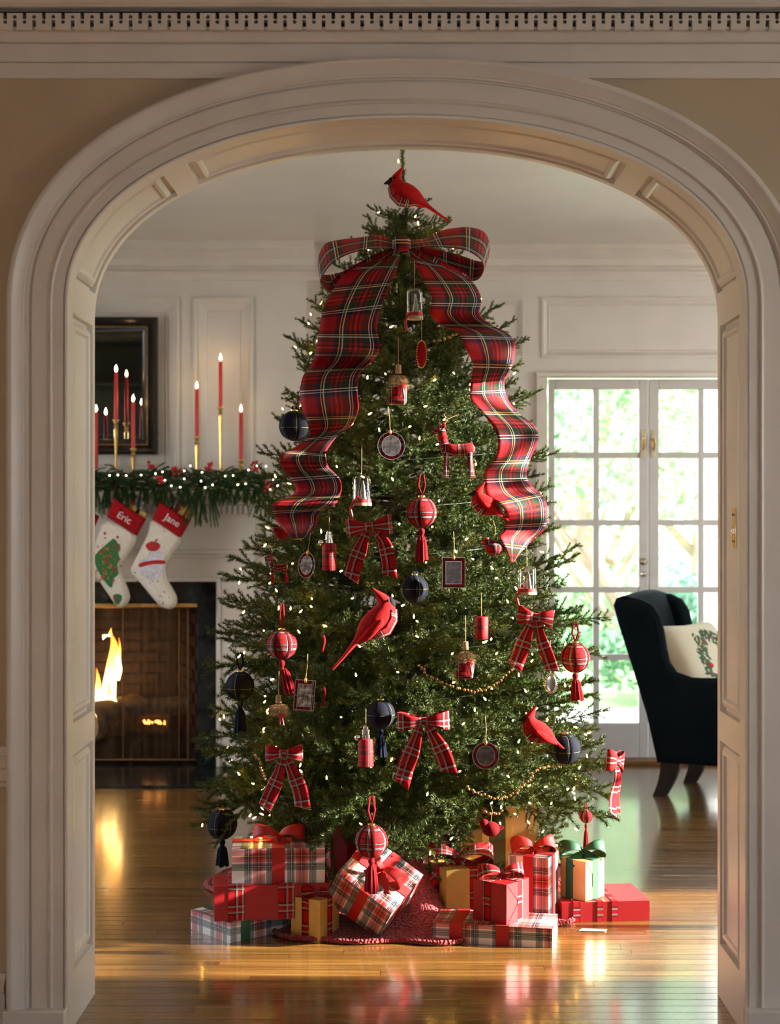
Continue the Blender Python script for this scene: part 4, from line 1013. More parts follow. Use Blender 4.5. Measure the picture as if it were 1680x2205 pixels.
def garden_tree(name, label, cat, x, y, h, trunk_h, rx, rz, nleaf, size, mt, fork=True, seed=1):
    r = np.random.default_rng(seed); t = thing(name, label, cat, (x, y, -.05), group='trees and shrubs in the garden')
    if trunk_h > .2:
        mb = MB(); mb.tube([(0, 0, 0), (.05*r.normal(), 0, trunk_h*.5), (.1*r.normal(), 0, trunk_h), (.15*r.normal(), .1, h*.8)], [.10, .085, .07, .02], 8)
        if fork:
            for k in range(5):
                a_ = r.uniform(0, 2*PI); z0 = trunk_h*r.uniform(.35, 1.); mb.tube([(0, 0, z0), (rx*.4*math.cos(a_), rx*.4*math.sin(a_), z0+rz*.4), (rx*.75*math.cos(a_), rx*.75*math.sin(a_), z0+rz*.9)], [.05, .035, .012], 6)
        part('trunk', mb, m_bark, t)
    nc = 26; cz = trunk_h+rz if trunk_h > .2 else rz
    cl = np.stack([r.uniform(-1, 1, nc)*rx*.75, r.uniform(-1, 1, nc)*rx*.75, cz+r.uniform(-1, 1, nc)*rz*.75], 1)
    ci = r.integers(0, nc, nleaf); c = cl[ci]+r.normal(size=(nleaf, 3))*np.array([rx*.2, rx*.2, rz*.2])
    c[:, 2] = np.maximum(c[:, 2], .05)
    a1 = r.normal(size=(nleaf, 3)); a1 /= np.linalg.norm(a1, axis=1)[:, None]; b1 = np.cross(a1, r.normal(size=(nleaf, 3))); b1 /= np.linalg.norm(b1, axis=1)[:, None]
    sz = size*r.uniform(.6, 1.3, nleaf)[:, None]
    V = np.stack([c-a1*sz, c+b1*sz*.4, c+a1*sz, c-b1*sz*.4], 1).reshape(-1, 3)
    q = np.arange(len(V)).reshape(-1, 4); tris = np.concatenate([q[:, [0, 1, 2]], q[:, [0, 2, 3]]])
    me = raw_mesh('crown', V, tris, mats=[mt]); o = link('crown', me, t); o['kind'] = 'stuff'
    return t
garden_tree('garden_tree', 'pale green young tree seen through the left glazed door', 'tree', 1.75, 13.5, 3.2, 1.2, 1.0, 1.1, 2600, .07, lfA, seed=3)
garden_tree('garden_tree', 'slender forked tree seen through the right glazed door', 'tree', 2.75, 14.6, 3.6, 1.5, 1.0, 1.1, 2200, .07, lfA, seed=4)
garden_tree('garden_tree', 'tall blue green tree behind the left glazed door', 'tree', 2.1, 19., 5.5, 1.6, 1.7, 1.9, 4200, .10, lfC, seed=5)
garden_tree('garden_tree', 'tall pale tree far beyond the right glazed door', 'tree', 4.7, 21., 6., 2.2, 2.0, 2.0, 4200, .11, lfA, seed=6)
garden_tree('garden_tree', 'deep green tree closing the view beyond the left door', 'tree', 3.3, 27., 7., 1.2, 2.6, 2.9, 5200, .16, lfB, seed=8)
garden_tree('garden_shrub', 'low deep green shrub near the porch, seen through the left door', 'shrub', 1.75, 12.0, .8, 0, .55, .32, 1800, .05, lfB, seed=9)
garden_tree('garden_shrub', 'broad leafy shrub seen low through the right door', 'shrub', 2.6, 13.0, 1.1, 0, .7, .5, 2200, .06, lfC, seed=10)
garden_tree('garden_shrub', 'rounded pale green shrub between the two young trees', 'shrub', 2.2, 16., 1.3, 0, .9, .6, 2400, .07, lfA, seed=11)

part('clipped_mass', MB().box((0, 0, 2.2), (.8, 2.7, 4.4)), lfB, hg, bevel=.1)
# ------------------------------------------------------------------ the big tartan bow with its two streamers
ORN = []                                              # (px, py, radius px, depth): kept clear of branch tips
def keep(px, py, r, p): ORN.append((px, py, r, p.y))
bow = thing('ribbon_bow', 'huge red tartan bow with two long rippling streamers near the tree top', 'ribbon bow', P(864, 530, 5.42))
YK = 5.40
def rows_to_strip(rows, n=6, m=8, us=.2):
    A = catmull([r[0] for r in rows], n); B = catmull([r[1] for r in rows], n)
    return strip(MB(), A, B, m, us)
def loop_rows(lst): return [(P(a, b, YK+da), P(c, d, YK+db)) for a, b, c, d, da, db in lst]
L = loop_rows([(852, 519, 852, 536, .0, -.02), (815, 506, 815, 535, .03, -.05), (778, 511, 775, 540, .05, -.07), (735, 516, 740, 552, .06, -.08), (705, 523, 714, 569, .07, -.07), (690, 542, 697, 591, .09, -.04),
               (685, 566, 690, 610, .12, .0), (692, 590, 711, 631, .14, .04), (728, 588, 738, 622, .12, .05), (790, 562, 790, 598, .06, .03), (850, 534, 850, 550, .02, .01)])
part('loop', rows_to_strip(L, 8), t_big, bow, world=True, solid=.0012)
R = loop_rows([(878, 517, 878, 536, .0, -.02), (915, 514, 925, 531, .03, -.05), (950, 497, 965, 534, .05, -.07), (990, 490, 995, 537, .06, -.08), (1020, 491, 1016, 545, .07, -.07), (1044, 501, 1034, 558, .09, -.05),
               (1054, 526, 1041, 570, .11, -.01), (1050, 560, 1040, 588, .13, .03), (1028, 562, 1024, 604, .12, .05), (985, 548, 985, 602, .08, .04), (930, 535, 930, 578, .05, .02), (885, 527, 885, 548, .02, .01)])
part('loop', rows_to_strip(R, 8), t_big, bow, world=True, solid=.0012)
# folded underside pieces of the bow
U = loop_rows([(858, 530, 850, 545, -.01, -.02), (800, 552, 812, 590, -.0, -.03), (748, 580, 770, 615, .03, .0), (715, 605, 745, 640, .07, .05)])
part('fold', rows_to_strip(U, 6), t_big, bow, world=True, solid=.0012)
U = loop_rows([(872, 530, 880, 545, -.01, -.02), (925, 548, 905, 590, -.0, -.03), (985, 580, 955, 612, .02, -.02), (1020, 600, 985, 625, .06, .02)])
part('fold', rows_to_strip(U, 6), t_big, bow, world=True, solid=.0012)
kn = puffy(MB(), spline_outline([(P(a, b, YK).x-bow.location.x, P(a, b, YK).z-bow.location.z) for a, b in [(850, 516), (866, 513), (882, 516), (884, 528), (880, 542), (866, 544), (852, 542), (848, 529)]], 3), .05, .012, -.05)
kn.uv = [tuple((kn.v[i][0], kn.v[i][2]) for i in f) for f in kn.f]; kn.has_uv = True
o = part('knot', kn, t_big, bow, ang=1.3)
def streamer(rows, waves):
    out = []
    for ii, ((a, b, c, d), wv) in enumerate(zip(rows, waves)):
        wv = wv*1.7-.02; tw_ = .028*math.sin(ii*1.7) if 2 < ii < len(rows)-2 else 0
        pl = on_tree(a, b, .05+wv); pr = on_tree(c, d, .05+wv); ym = min(pl.y, pr.y)
        yl = .5*pl.y+.5*ym; yr = .5*pr.y+.5*ym
        out.append((P(a, b, yl+tw_), P(c, d, yr-tw_)))
    return part('streamer', rows_to_strip(out, 6, 10, .205), t_big, bow, world=True, solid=.0012)
streamer([(838, 545, 862, 548), (770, 575, 857, 572), (733, 600, 850, 592), (699, 658, 830, 640), (689, 703, 812, 698), (681, 745, 818, 750), (674, 778, 803, 776), (652, 812, 775, 805), (646, 850, 770, 842), (652, 885, 772, 882), (668, 922, 758, 915),
          (660, 945, 728, 938), (630, 966, 704, 970), (602, 981, 703, 988), (609, 1010, 708, 1006), (630, 1037, 731, 1030), (634, 1062, 735, 1058), (588, 1084, 722, 1085), (591, 1110, 688, 1103), (605, 1133, 681, 1129), (622, 1152, 665, 1152), (638, 1164, 652, 1161)],
         [.0, .02, .03, .04, .04, .05, .0, .04, .05, .03, -.01, -.01, .02, .04, .03, .01, -.01, .04, .03, .03, .03, .03])
streamer([(866, 545, 892, 543), (892, 560, 950, 572), (908, 598, 1010, 600), (930, 640, 1036, 640), (926, 674, 1033, 678), (948, 700, 1060, 700), (985, 715, 1096, 720), (1002, 748, 1110, 745), (1018, 785, 1103, 788), (1013, 830, 1087, 822), (1013, 856, 1092, 856),
          (1036, 886, 1115, 888), (1062, 920, 1156, 922), (1073, 955, 1158, 950), (1066, 988, 1144, 985), (1046, 1010, 1136, 1008), (1041, 1035, 1136, 1032), (1050, 1068, 1150, 1052), (1082, 1090, 1173, 1072), (1089, 1118, 1179, 1110), (1084, 1142, 1172, 1140), (1077, 1156, 1148, 1162), (1088, 1180, 1126, 1186), (1102, 1212, 1106, 1212)],
         [.0, .02, .03, .04, .03, .01, .04, .05, .03, .0, .01, .03, .05, .04, .01, .0, .02, .01, .04, .04, .02, .02, .03, .03])
for y_, xl_, xr_ in ((620, 700, 850), (680, 690, 820), (740, 680, 815), (830, 650, 775), (890, 655, 770), (990, 605, 705), (1040, 630, 730), (1095, 590, 700), (1130, 600, 680)):
    for x_ in range(xl_, xr_, 40): keep(x_, y_, 42, on_tree(x_, y_, .03))
for y_, xl_, xr_ in ((620, 920, 1030), (670, 930, 1035), (730, 985, 1105), (790, 1015, 1100), (850, 1010, 1095), (910, 1050, 1150), (960, 1070, 1155), (1020, 1045, 1140), (1075, 1060, 1170), (1120, 1090, 1175), (1165, 1080, 1140)):
    for x_ in range(xl_, xr_, 40): keep(x_, y_, 42, on_tree(x_, y_, .03))
for x_ in range(700, 1050, 40): ORN.append((x_, 540, 45, 5.45)); ORN.append((x_, 580, 40, 5.42))

# ------------------------------------------------------------------ small tartan bows
def bow_parts(t, w_, h_, tails, mt, mt_knot=None, bulge=.3, rib=None, tilt=0.):
    """bow facing -Y about its knot: loop span w_, loop height h_, tails = [(list of (x, z), width)]"""
    for sg in (-1, 1):
        A, B = [], []
        for i in range(17):
            u = i/16; ph = u*2*PI
            x = sg*w_/2*(1-math.cos(ph))/2; y = -math.sin(ph)*w_*bulge*.5
            hh = h_*(.22+.78*min(1, (x*sg)/(w_/2)*1.15)**.8)/2
            dz = -abs(x)*tilt
            A.append(Vector((x, y, hh+dz))); B.append(Vector((x, y, -hh+dz)))
        part('loop', strip(MB(), A, B, 5, h_), mt, t, solid=.001)
    kq = puffy(MB(), [(-h_*.2, -h_*.2), (h_*.2, -h_*.2), (h_*.22, h_*.2), (-h_*.22, h_*.2)], h_*.35, h_*.08, -h_*.05)
    kq.uv = [tuple((kq.v[i][0], kq.v[i][2]) for i in f) for f in kq.f]; kq.has_uv = True
    part('knot', kq, mt_knot or mt, t, ang=1.)
    for pts, tw_ in tails:
        n = len(pts); c = catmull([Vector((x, 0, z)) for x, z in pts], 6); A, B = [], []; m = len(c)
        for i, p in enumerate(c):
            d = (c[min(i+1, m-1)]-c[max(i-1, 0)]).normalized(); q = Vector((-d.z, 0, d.x)); wq = tw_*(.35+.65*min(1, i/m*2.2))/2
            yy = -.006*math.sin(i/m*7)-.004
            cut = .35*tw_ if i == m-1 else 0
            A.append(p+q*wq+Vector((0, yy-.004, 0))+d*cut); B.append(p-q*wq+Vector((0, yy+.004, 0))-d*cut*.2)
        part('tail', strip(MB(), A, B, 5, tw_), mt, t, solid=.001)
def orn_at(px, py, out=.045): return on_tree(px, py, out)
def px_m(p): return p.y/F
def small_bow(label, px, py, w_, h_, tails, roll=0, out=.05, yaw=0, p=None):
    p = p or orn_at(px, py, out); k = px_m(p)
    t = thing('bow_ornament', label, 'bow', p, (0, math.radians(roll), math.radians(yaw)), 'small tartan bows on the tree')
    bow_parts(t, w_*k, h_*k, [([((a-px)*k, -(b-py)*k) for a, b in tl], wd*k) for tl, wd in tails], t_mid)
    keep(px, py, w_*.6, p)
    for tl, wd in tails:
        for a, b in tl: keep(a, b, wd*.9, p)
small_bow('tartan bow above the round tasselled bauble, left of the tree centre', 795, 1133, 98, 42, [([(790, 1142), (775, 1170), (757, 1205), (745, 1238)], 36), ([(803, 1142), (822, 1168), (828, 1205), (828, 1240)], 32)], -6)
small_bow('pale sunlit tartan bow at the right of the tree, above the silver oval', 1153, 1328, 78, 40, [([(1148, 1336), (1138, 1372), (1131, 1410), (1124, 1440)], 34), ([(1158, 1336), (1172, 1372), (1190, 1405), (1205, 1435)], 27)], 8)
small_bow('tartan bow low on the left of the tree, above the stacked white parcel', 612, 1622, 80, 36, [([(608, 1632), (600, 1668), (585, 1705), (570, 1738)], 32), ([(617, 1632), (632, 1665), (645, 1700), (652, 1735)], 34)])
small_bow('tartan bow low at the middle of the tree', 912, 1552, 112, 40, [([(904, 1562), (890, 1600), (872, 1645), (860, 1682)], 38), ([(919, 1562), (938, 1595), (953, 1630), (962, 1660)], 36)], -2)
small_bow('tartan bow on the tip of the lowest right branch', 1325, 1638, 66, 46, [([(1326, 1648), (1330, 1680), (1331, 1715), (1329, 1750)], 24), ([(1328, 1648), (1338, 1680), (1345, 1710), (1348, 1745)], 20)], 10, yaw=55, p=P(1325, 1638, 5.5))

# ------------------------------------------------------------------ baubles with ribs and tassels
def bauble(label, px, py, r, mt, rib, tas=None, loop=55, out=.05, tlean=0, p=None, group='tartan baubles on the tree', nrib=6, lean=0, cap=m_brass):
    p = p or orn_at(px, py, out); k = px_m(p); R_ = r*k
    t = thing('bauble', label, 'bauble', p, (0, math.radians(lean), random.uniform(0, 1)), group)
    part('ball', MB().ball((0, 0, 0), R_, 28, 18, uv=True), mt, t, ang=1.5)
    for i in range(nrib):
        a = PI*2*i/nrib+.3; rows = []
        for j in range(15):
            th = PI*j/14; c, s = math.cos(a), math.sin(a); rr = R_*math.sin(th)*1.012; z = -R_*1.012*math.cos(th); wq = R_*.10
            o_ = R_*.035*math.sin(th)
            rows.append([(rr*c-s*wq, rr*s+c*wq, z), (rr*c+c*o_, rr*s+s*o_, z*1.02), (rr*c+s*wq, rr*s-c*wq, z)])
        part('rib', MB().grid(rows), m_ribd if rib is m_velvet else rib, t, ang=1.4)
    part('cap', MB().lathe([(R_*.24, R_*.95), (R_*.24, R_*1.08), (R_*.1, R_*1.12), (0, R_*1.12)], 12), cap, t)
    if loop:
        h = loop*k; part('hanging_ribbon', strip(MB(), *[[Vector((x+d_, -.001, z)) for x, z in ((0, R_*1.08), (-R_*.22, R_+h*.5), (-R_*.12, R_+h), (R_*.12, R_+h), (R_*.22, R_+h*.5), (0, R_*1.08))] for d_ in (-R_*.07, R_*.07)], 2, .01), rib, t, solid=.001)
    if tas: tassel(t, (0, 0, -R_*1.02), tas*k, R_, rib, tlean)
    keep(px, py, r*1.5, p)
    if tas: keep(px, py+r+tas*.5, 22, p); keep(px, py+r+tas*.9, 22, p)
    return t
def tassel(t, c, L, R_, mt, lean=0):
    c = Vector(c); rows = []; n = 22
    g = part('tassel', MB().lathe([(0, 0), (R_*.16, -L*.03), (R_*.22, -L*.12), (R_*.15, -L*.2), (R_*.13, -L*.24), (R_*.17, -L*.27)], 12), mt, t); g.location = c
    for j, (rr, z) in enumerate(((.15, -.24), (.27, -.36), (.33, -.6), (.38, -.85), (.40, -1.))):
        rows.append([(R_*rr*(1+.16*(q % 2))*math.cos(2*PI*q/n)+lean*L*(-z), R_*rr*(1+.16*(q % 2))*math.sin(2*PI*q/n), z*L*(1+(.05*random.uniform(-1, 1) if j == 4 else 0))) for q in range(n)])
    part('fringe', MB().grid(rows, True), mt, g, ang=.3)
bauble('red tartan bauble with red tassel just right of the tree centre', 908, 1103, 33, t_small, m_velvet, 72, 48)
bauble('red tartan bauble with sideways tassel, left of the big cardinal', 607, 1388, 32, t_small, m_velvet, 75, 55, tlean=.35)
bauble('red tartan bauble hanging clear of the right side of the tree', 1239, 1416, 32, t_small, m_velvet, 60, 42, p=P(1239, 1416, 5.35), tlean=.08)
bauble('red tartan bauble hanging low in front of the tilted parcel', 800, 1811, 35, t_small, m_velvet, 72, 62, out=.06)
bauble('navy tartan bauble at the left edge behind the streamer', 634, 917, 32, t_navy, m_navyf, None, 10, group='navy baubles on the tree')
bauble('navy tartan bauble with blue tassel at the left edge, level with the fire', 517, 1477, 31, t_navy, m_navyf, 66, 40, p=P(517, 1477, 5.5), group='navy baubles on the tree')
bauble('dark navy bauble half buried at the tree centre, under the square frame', 893, 1268, 30, t_navy, m_navyf, None, 8, out=-.03, group='navy baubles on the tree')
bauble('navy bauble with tassel deep in the branches beside the tartan flask', 820, 1538, 31, t_navy, m_navyf, 60, 6, out=.0, group='navy baubles on the tree')
bauble('navy and green tartan bauble beside the lowest right cardinal', 1217, 1612, 33, t_navy, m_navyf, None, 6, out=.04, group='navy baubles on the tree')
bauble('black navy bauble with dark tassel under the lowest left branch', 479, 1775, 32, t_navy, m_navyf, 56, 12, p=P(479, 1775, 5.45), group='navy baubles on the tree')
b_ = bauble('little red bauble with a long tassel under the right of the tree', 1262, 1758, 14, t_small, m_velvet, 62, 14, p=P(1262, 1758, 5.42))

# ------------------------------------------------------------------ cardinals
m_bird = M('red_feathered_felt', (.42, .008, .009), .9, var=.25, scale=70, bstr=.5, bscale=500, bdist=.002, Specular__IOR__Level=.2)
m_beak = M('black_beak', (.008, .007, .007), .8, Specular__IOR__Level=.2)
def cardinal(label, px, py, u_px, roll=0, face=-1, yaw=0, out=.06, p=None, tail=1.0, name='cardinal_ornament'):
    """u_px: body unit in pixels; the anchor is the breast centre"""
    p = p or orn_at(px, py, out); u = u_px*px_m(p)
    t = thing(name, label, 'bird ornament', p, (0, math.radians(roll), math.radians(yaw)), 'cardinals on the tree')
    st = [(1.62, -.85, .03, .07), (1.2, -.56, .05, .10), (.9, -.34, .07, .10), (.68, -.18, .13, .13), (.5, -.06, .24, .22), (.28, .02, .33, .30), (.05, .08, .37, .33), (-.12, .24, .34, .30), (-.21, .42, .27, .25), (-.24, .56, .23, .22), (-.20, .69, .17, .16), (-.12, .83, .10, .09), (-.04, .96, .05, .05), (.0, 1.05, .012, .015)]
    if tail < 1: st[0] = (1.1, -.5, .04, .08); st[1] = (.9, -.36, .06, .09); st[2] = (.78, -.26, .08, .10)
    st = [(x, z, rz*(1.18 if 4 <= q <= 8 else 1), ry*(1.15 if 4 <= q <= 8 else 1)) for q, (x, z, rz, ry) in enumerate(st)]
    rows = []; n = 16
    for i, (x, z, rz, ry) in enumerate(st):
        a = st[max(i-1, 0)]; b = st[min(i+1, len(st)-1)]; d = Vector((b[0]-a[0], 0, b[1]-a[1])).normalized(); q = Vector((-d.z, 0, d.x))
        rows.append([((x+q.x*rz*math.cos(2*PI*k/n))*u*-face, ry*math.sin(2*PI*k/n)*u, (z+q.z*rz*math.cos(2*PI*k/n))*u) for k in range(n)])
    S_ = lambda pts: [(x*u*-face, y*u, z*u) for x, y, z in pts]
    part('body', MB().grid(rows, True), m_bird, t, ang=1.3, sub=1)
    part('beak', MB().tube(S_([(-.42, 0, .53), (-.56, 0, .49), (-.66, 0, .44)]), [.09*u, .06*u, .006*u], 8), m_beak, t)
    part('mask', MB().ball(S_([(-.385, 0, .50)])[0], .15*u, 14, 10, (.9, 1.25, 1.25)), m_beak, t)
    for sg in (-1, 1):
        part('eye', MB().ball(S_([(-.30, sg*.215, .62)])[0], .04*u, 8, 6), m_beak, t)
        w0 = MB(); rr = []
        for i in range(9):
            f = i/8; x = -.02+.85*f; z = .12-.42*f; hw = .17*math.sin(PI*min(1, f*.9+.1))+.015
            rr.append([(( x+(-.35*s_*hw))*u*-face, sg*(.395-.22*f*f+.03*(1-abs(s_)))*u, (z+s_*hw)*u) for s_ in (-1, -.5, 0, .5, 1)])
        part('wing', w0.grid(rr), m_bird, t, solid=.004, ang=1.3)
    rr = []; uu = []; vv = 0
    for i in range(3, 9):
        x, z, rz, ry = st[i]; a = st[i-1]; b = st[i+1]; d = Vector((b[0]-a[0], 0, b[1]-a[1])).normalized(); q = Vector((-d.z, 0, d.x)); vv += .2*u
        rr.append([((x+q.x*rz*1.05*math.cos(an))*u*-face, ry*1.05*math.sin(an)*u, (z+q.z*rz*1.05*math.cos(an))*u) for an in (-1.15+2.3*k/10 for k in range(11))]); uu.append([(k*.08*u, vv) for k in range(11)])
    part('tartan_belly', MB().grid(rr, False, uu), t_small, t, ang=1.4)
    keep(px, py, u_px*.75, p)
    keep(px-face*-.1*u_px, py-.5*u_px, u_px*.45, p)
    return t
cardinal('red felt cardinal perched on the very top of the tree, facing left', 867, 424, 62, 0, -1, p=P(867, 424, 5.5))
cardinal('large red cardinal with long tail clinging upright at the tree centre, facing right', 822, 1345, 78, -14, 1, 10, out=.07)
cardinal('red cardinal half hidden behind the right streamer, facing left', 1040, 1092, 52, 4, -1, out=.05, tail=.7)
cardinal('red cardinal low on the right of the tree, facing left', 1152, 1580, 58, 3, -1, out=.06, tail=.7)
def wee_bird(label, px, py, r, face, out=.05):
    p = orn_at(px, py, out); k = px_m(p); R_ = r*k
    t = thing('knitted_bird', label, 'bird ornament', p, group='little knitted birds on the tree')
    m_kn = t_small if 'tartan' in label else m_velvet
    part('body', MB().ball((0, 0, 0), R_, 16, 10, (1.05, .85, .85), uv=True), m_kn, t, ang=1.4)
    part('head', MB().ball((face*R_*.75, 0, R_*.6), R_*.55, 14, 9, uv=True), m_kn, t, ang=1.4)
    part('tail', MB().tube([(-face*R_*.8, 0, 0), (-face*R_*1.5, 0, R_*.25)], [R_*.3, R_*.16], 8), m_kn, t)
    part('beak', MB().tube([(face*R_*1.25, 0, R_*.58), (face*R_*1.5, 0, R_*.52)], [R_*.12, R_*.02], 6), m_brass, t)
    part('twine', MB().tube([(0, 0, R_*.8), (R_*.2, 0, R_*2), (-R_*.1, 0, R_*3)], .0008, 5), m_twine, t)
    keep(px, py, r*1.6, p)
wee_bird('small knitted red bird dangling over the tall gold parcel', 1057, 1785, 19, -1, .06)
wee_bird('small tartan bird tucked under the tip of the right streamer', 1064, 1180, 20, -1)
wee_bird('small dark red bird deep in the left of the tree, under the left streamer', 606, 1150, 14, -1, .01)

# ------------------------------------------------------------------ tartan deer
def deer(label, px, py, k_px, out=.04):
    p = orn_at(px, py, out); u = k_px*px_m(p)
    t = thing('deer_ornament', label, 'deer ornament', p, group='tartan deer on the tree')
    def tb(name, pts, rad, mt=t_small):
        mb = MB(); path = [Vector(q)*u for q in pts]; n = 10; rows = []; uvs = []; v = 0
        for i, c in enumerate(path):
            d = (path[min(i+1, len(path)-1)]-path[max(i-1, 0)]).normalized(); a = d.orthogonal().normalized() if abs(d.y) > .9 else Vector((0, 1, 0)); b = d.cross(a)
            if i: v += (c-path[i-1]).length
            rows.append([c+(a*math.cos(2*PI*j/n)+b*math.sin(2*PI*j/n))*rad[i]*u for j in range(n)]); uvs.append([(j/n*6.28*rad[i]*u, v) for j in range(n+1)])
        mb.grid(rows, True, uvs); part(name, mb, mt, t, ang=1.3)
    tb('body', [(-.52, 0, .02), (-.4, 0, .04), (-.1, 0, .0), (.25, 0, .02), (.45, 0, .05), (.54, 0, .02)], [.05, .22, .20, .20, .21, .05])
    tb('neck', [(-.38, 0, .05), (-.45, 0, .35), (-.48, 0, .62)], [.18, .14, .12])
    tb('head', [(-.38, 0, .68), (-.5, 0, .68), (-.68, 0, .58), (-.8, 0, .52)], [.05, .12, .09, .03])
    for x, y, dx in ((-.36, -.1, .0), (-.36, .1, .06), (.36, -.1, .05), (.36, .1, .14)): tb('leg', [(x, y, -.05), (x+dx*.5, y, -.45), (x+dx, y, -.85)], [.10, .075, .065])
    for sg in (-1, 1): part('antler', MB().tube([Vector(q)*u for q in ((-.42, sg*.06, .76), (-.3, sg*.12, .98), (.05, sg*.2, 1.12))], [.022*u, .018*u, .01*u], 6).tube([Vector(q)*u for q in ((-.33, sg*.11, .92), (-.42, sg*.16, 1.12))], [.016*u, .01*u], 6), m_twine, t)
    part('ear', MB().ball(Vector((-.42, -.1, .76))*u, .06*u, 8, 6, (1, .5, 1.5)), m_redcl, t)
    part('scarf', MB().lathe([(.135*u, .36*u), (.16*u, .42*u), (.135*u, .48*u)], 14, (-.455*u, 0, 0)), m_redcl, t)
    keep(px, py, k_px*.75, p); keep(px-k_px*.4, py-k_px*.5, k_px*.4, p); keep(px, py+k_px*.6, k_px*.6, p)
deer('red tartan deer standing in the branches left of the right streamer', 985, 970, 70)
deer('small red tartan deer at the left edge of the tree, partly hidden', 600, 1222, 38, .05)

# ------------------------------------------------------------------ picture frames, cloches, flasks and the rest
a = N('acrylic'); g = a.n('BsdfGlossy', Roughness=.05); tr = a.n('BsdfTransparent'); tr.inputs[0].default_value = (.93, .93, .92, 1); mx = a.n('MixShader'); lw = a.n('LayerWeight', Blend=.35)
a.l(a.math('ADD', a.math('MULTIPLY', lw.outputs['Facing'], .55), .05), mx.inputs[0]); a.l(tr.outputs[0], mx.inputs[1]); a.l(g.outputs[0], mx.inputs[2]); a.l(mx.outputs[0], a.out.inputs[0]); m_clear = a.m
a = N('faded_photo'); co = a.coord('Generated'); a.bsdf(a.ramp(a.noise(co, 3.5, 5, .65), [(.38, (.07, .045, .035)), (.5, (.30, .24, .20)), (.6, (.62, .56, .52))]), .25); m_photo = a.m
a = N('dark_photo'); co = a.coord('Generated'); a.bsdf(a.ramp(a.noise(co, 3.5, 5, .65), [(.3, (.015, .010, .008)), (.5, (.08, .05, .035)), (.75, (.25, .18, .14))]), .25); m_photod = a.m
m_silver = M('polished_silver', (.80, .76, .70), .18, 1., var=.1)
m_rim = M('thin_pewter_rim', (.30, .26, .23), .3, 1., var=.2)
def oval(rx, rz, n=28): return [(rx*math.cos(2*PI*i/n), rz*math.sin(2*PI*i/n)) for i in range(n)]
def rectp(rx, rz): return [(-rx, -rz), (rx, -rz), (rx, rz), (-rx, rz)]
def ring(mb, out, inn, y0, y1):
    n = len(out); rows = [[(a_, y, b_) for a_, b_ in o_] for o_, y in ((out, y0), (out, y1), (inn, y1), (inn, y0), (out, y0))]
    return mb.grid(rows, True)
def frame_orn(label, px, py, w_, h_, round_, ph, roll=0, out=.05, loop=55, dark=False):
    p = orn_at(px, py, out); k = px_m(p); rx, rz = w_/2*k, h_/2*k; f = oval if round_ else rectp
    t = thing('photo_ornament', label, 'photo frame', p, (0, math.radians(roll), 0), 'clear photo frames on the tree')
    mb = MB(); ring(mb, f(rx, rz), f(rx*.955, rz*.97), -.006, .004); part('rim', mb, m_rim, t, ang=.5)
    uvm = MB(); o_, i_ = f(rx*.955, rz*.97), f(rx*.66, rz*.72); n = len(o_)
    uvm.add([(a_, -.002, b_) for a_, b_ in o_]+[(a_, -.002, b_) for a_, b_ in i_], [(j, (j+1) % n, n+(j+1) % n, n+j) for j in range(n)],
            [tuple((q[0], q[1]) for q in (o_[j], o_[(j+1) % n], i_[(j+1) % n], i_[j])) for j in range(n)])
    part('tartan_mount', uvm, t_small if not dark else t_buff, t, smooth=False, solid=.002)
    part('photograph', MB().prism(f(rx*.66, rz*.72), -.003, .001), ph, t, smooth=False)
    mb = MB(); ring(mb, f(rx*.70, rz*.75), f(rx*.65, rz*.71), -.005, .0); part('inner_rim', mb, m_rim, t, ang=.5)
    part('bail', MB().ball((0, -.006, rz*.98), .0075, 10, 7, (.7, .7, 1.2)), m_gold, t)
    part('twine', MB().tube([(0, -.002, rz), (.002, .004, rz+loop*k*.5), (.0, .02, rz+loop*k)], .0012, 5), m_twine, t)
    keep(px, py, max(w_, h_)*.75, p)
frame_orn('round clear photo frame above the tree centre', 843, 960, 60, 60, True, m_photo, -5)
frame_orn('narrow oval photo frame below the end of the left streamer', 660, 1217, 36, 56, True, m_photo, 6)
frame_orn('dark square photo frame right of the tasselled bauble', 977, 1233, 50, 66, False, m_photod, 0, dark=True)
frame_orn('bright rectangular photo frame low on the left of the tree', 656, 1497, 44, 66, False, m_photo, 4, .06)
frame_orn('dark round photo frame left of the lowest cardinal', 1046, 1627, 58, 58, True, m_photod, 0, dark=True)
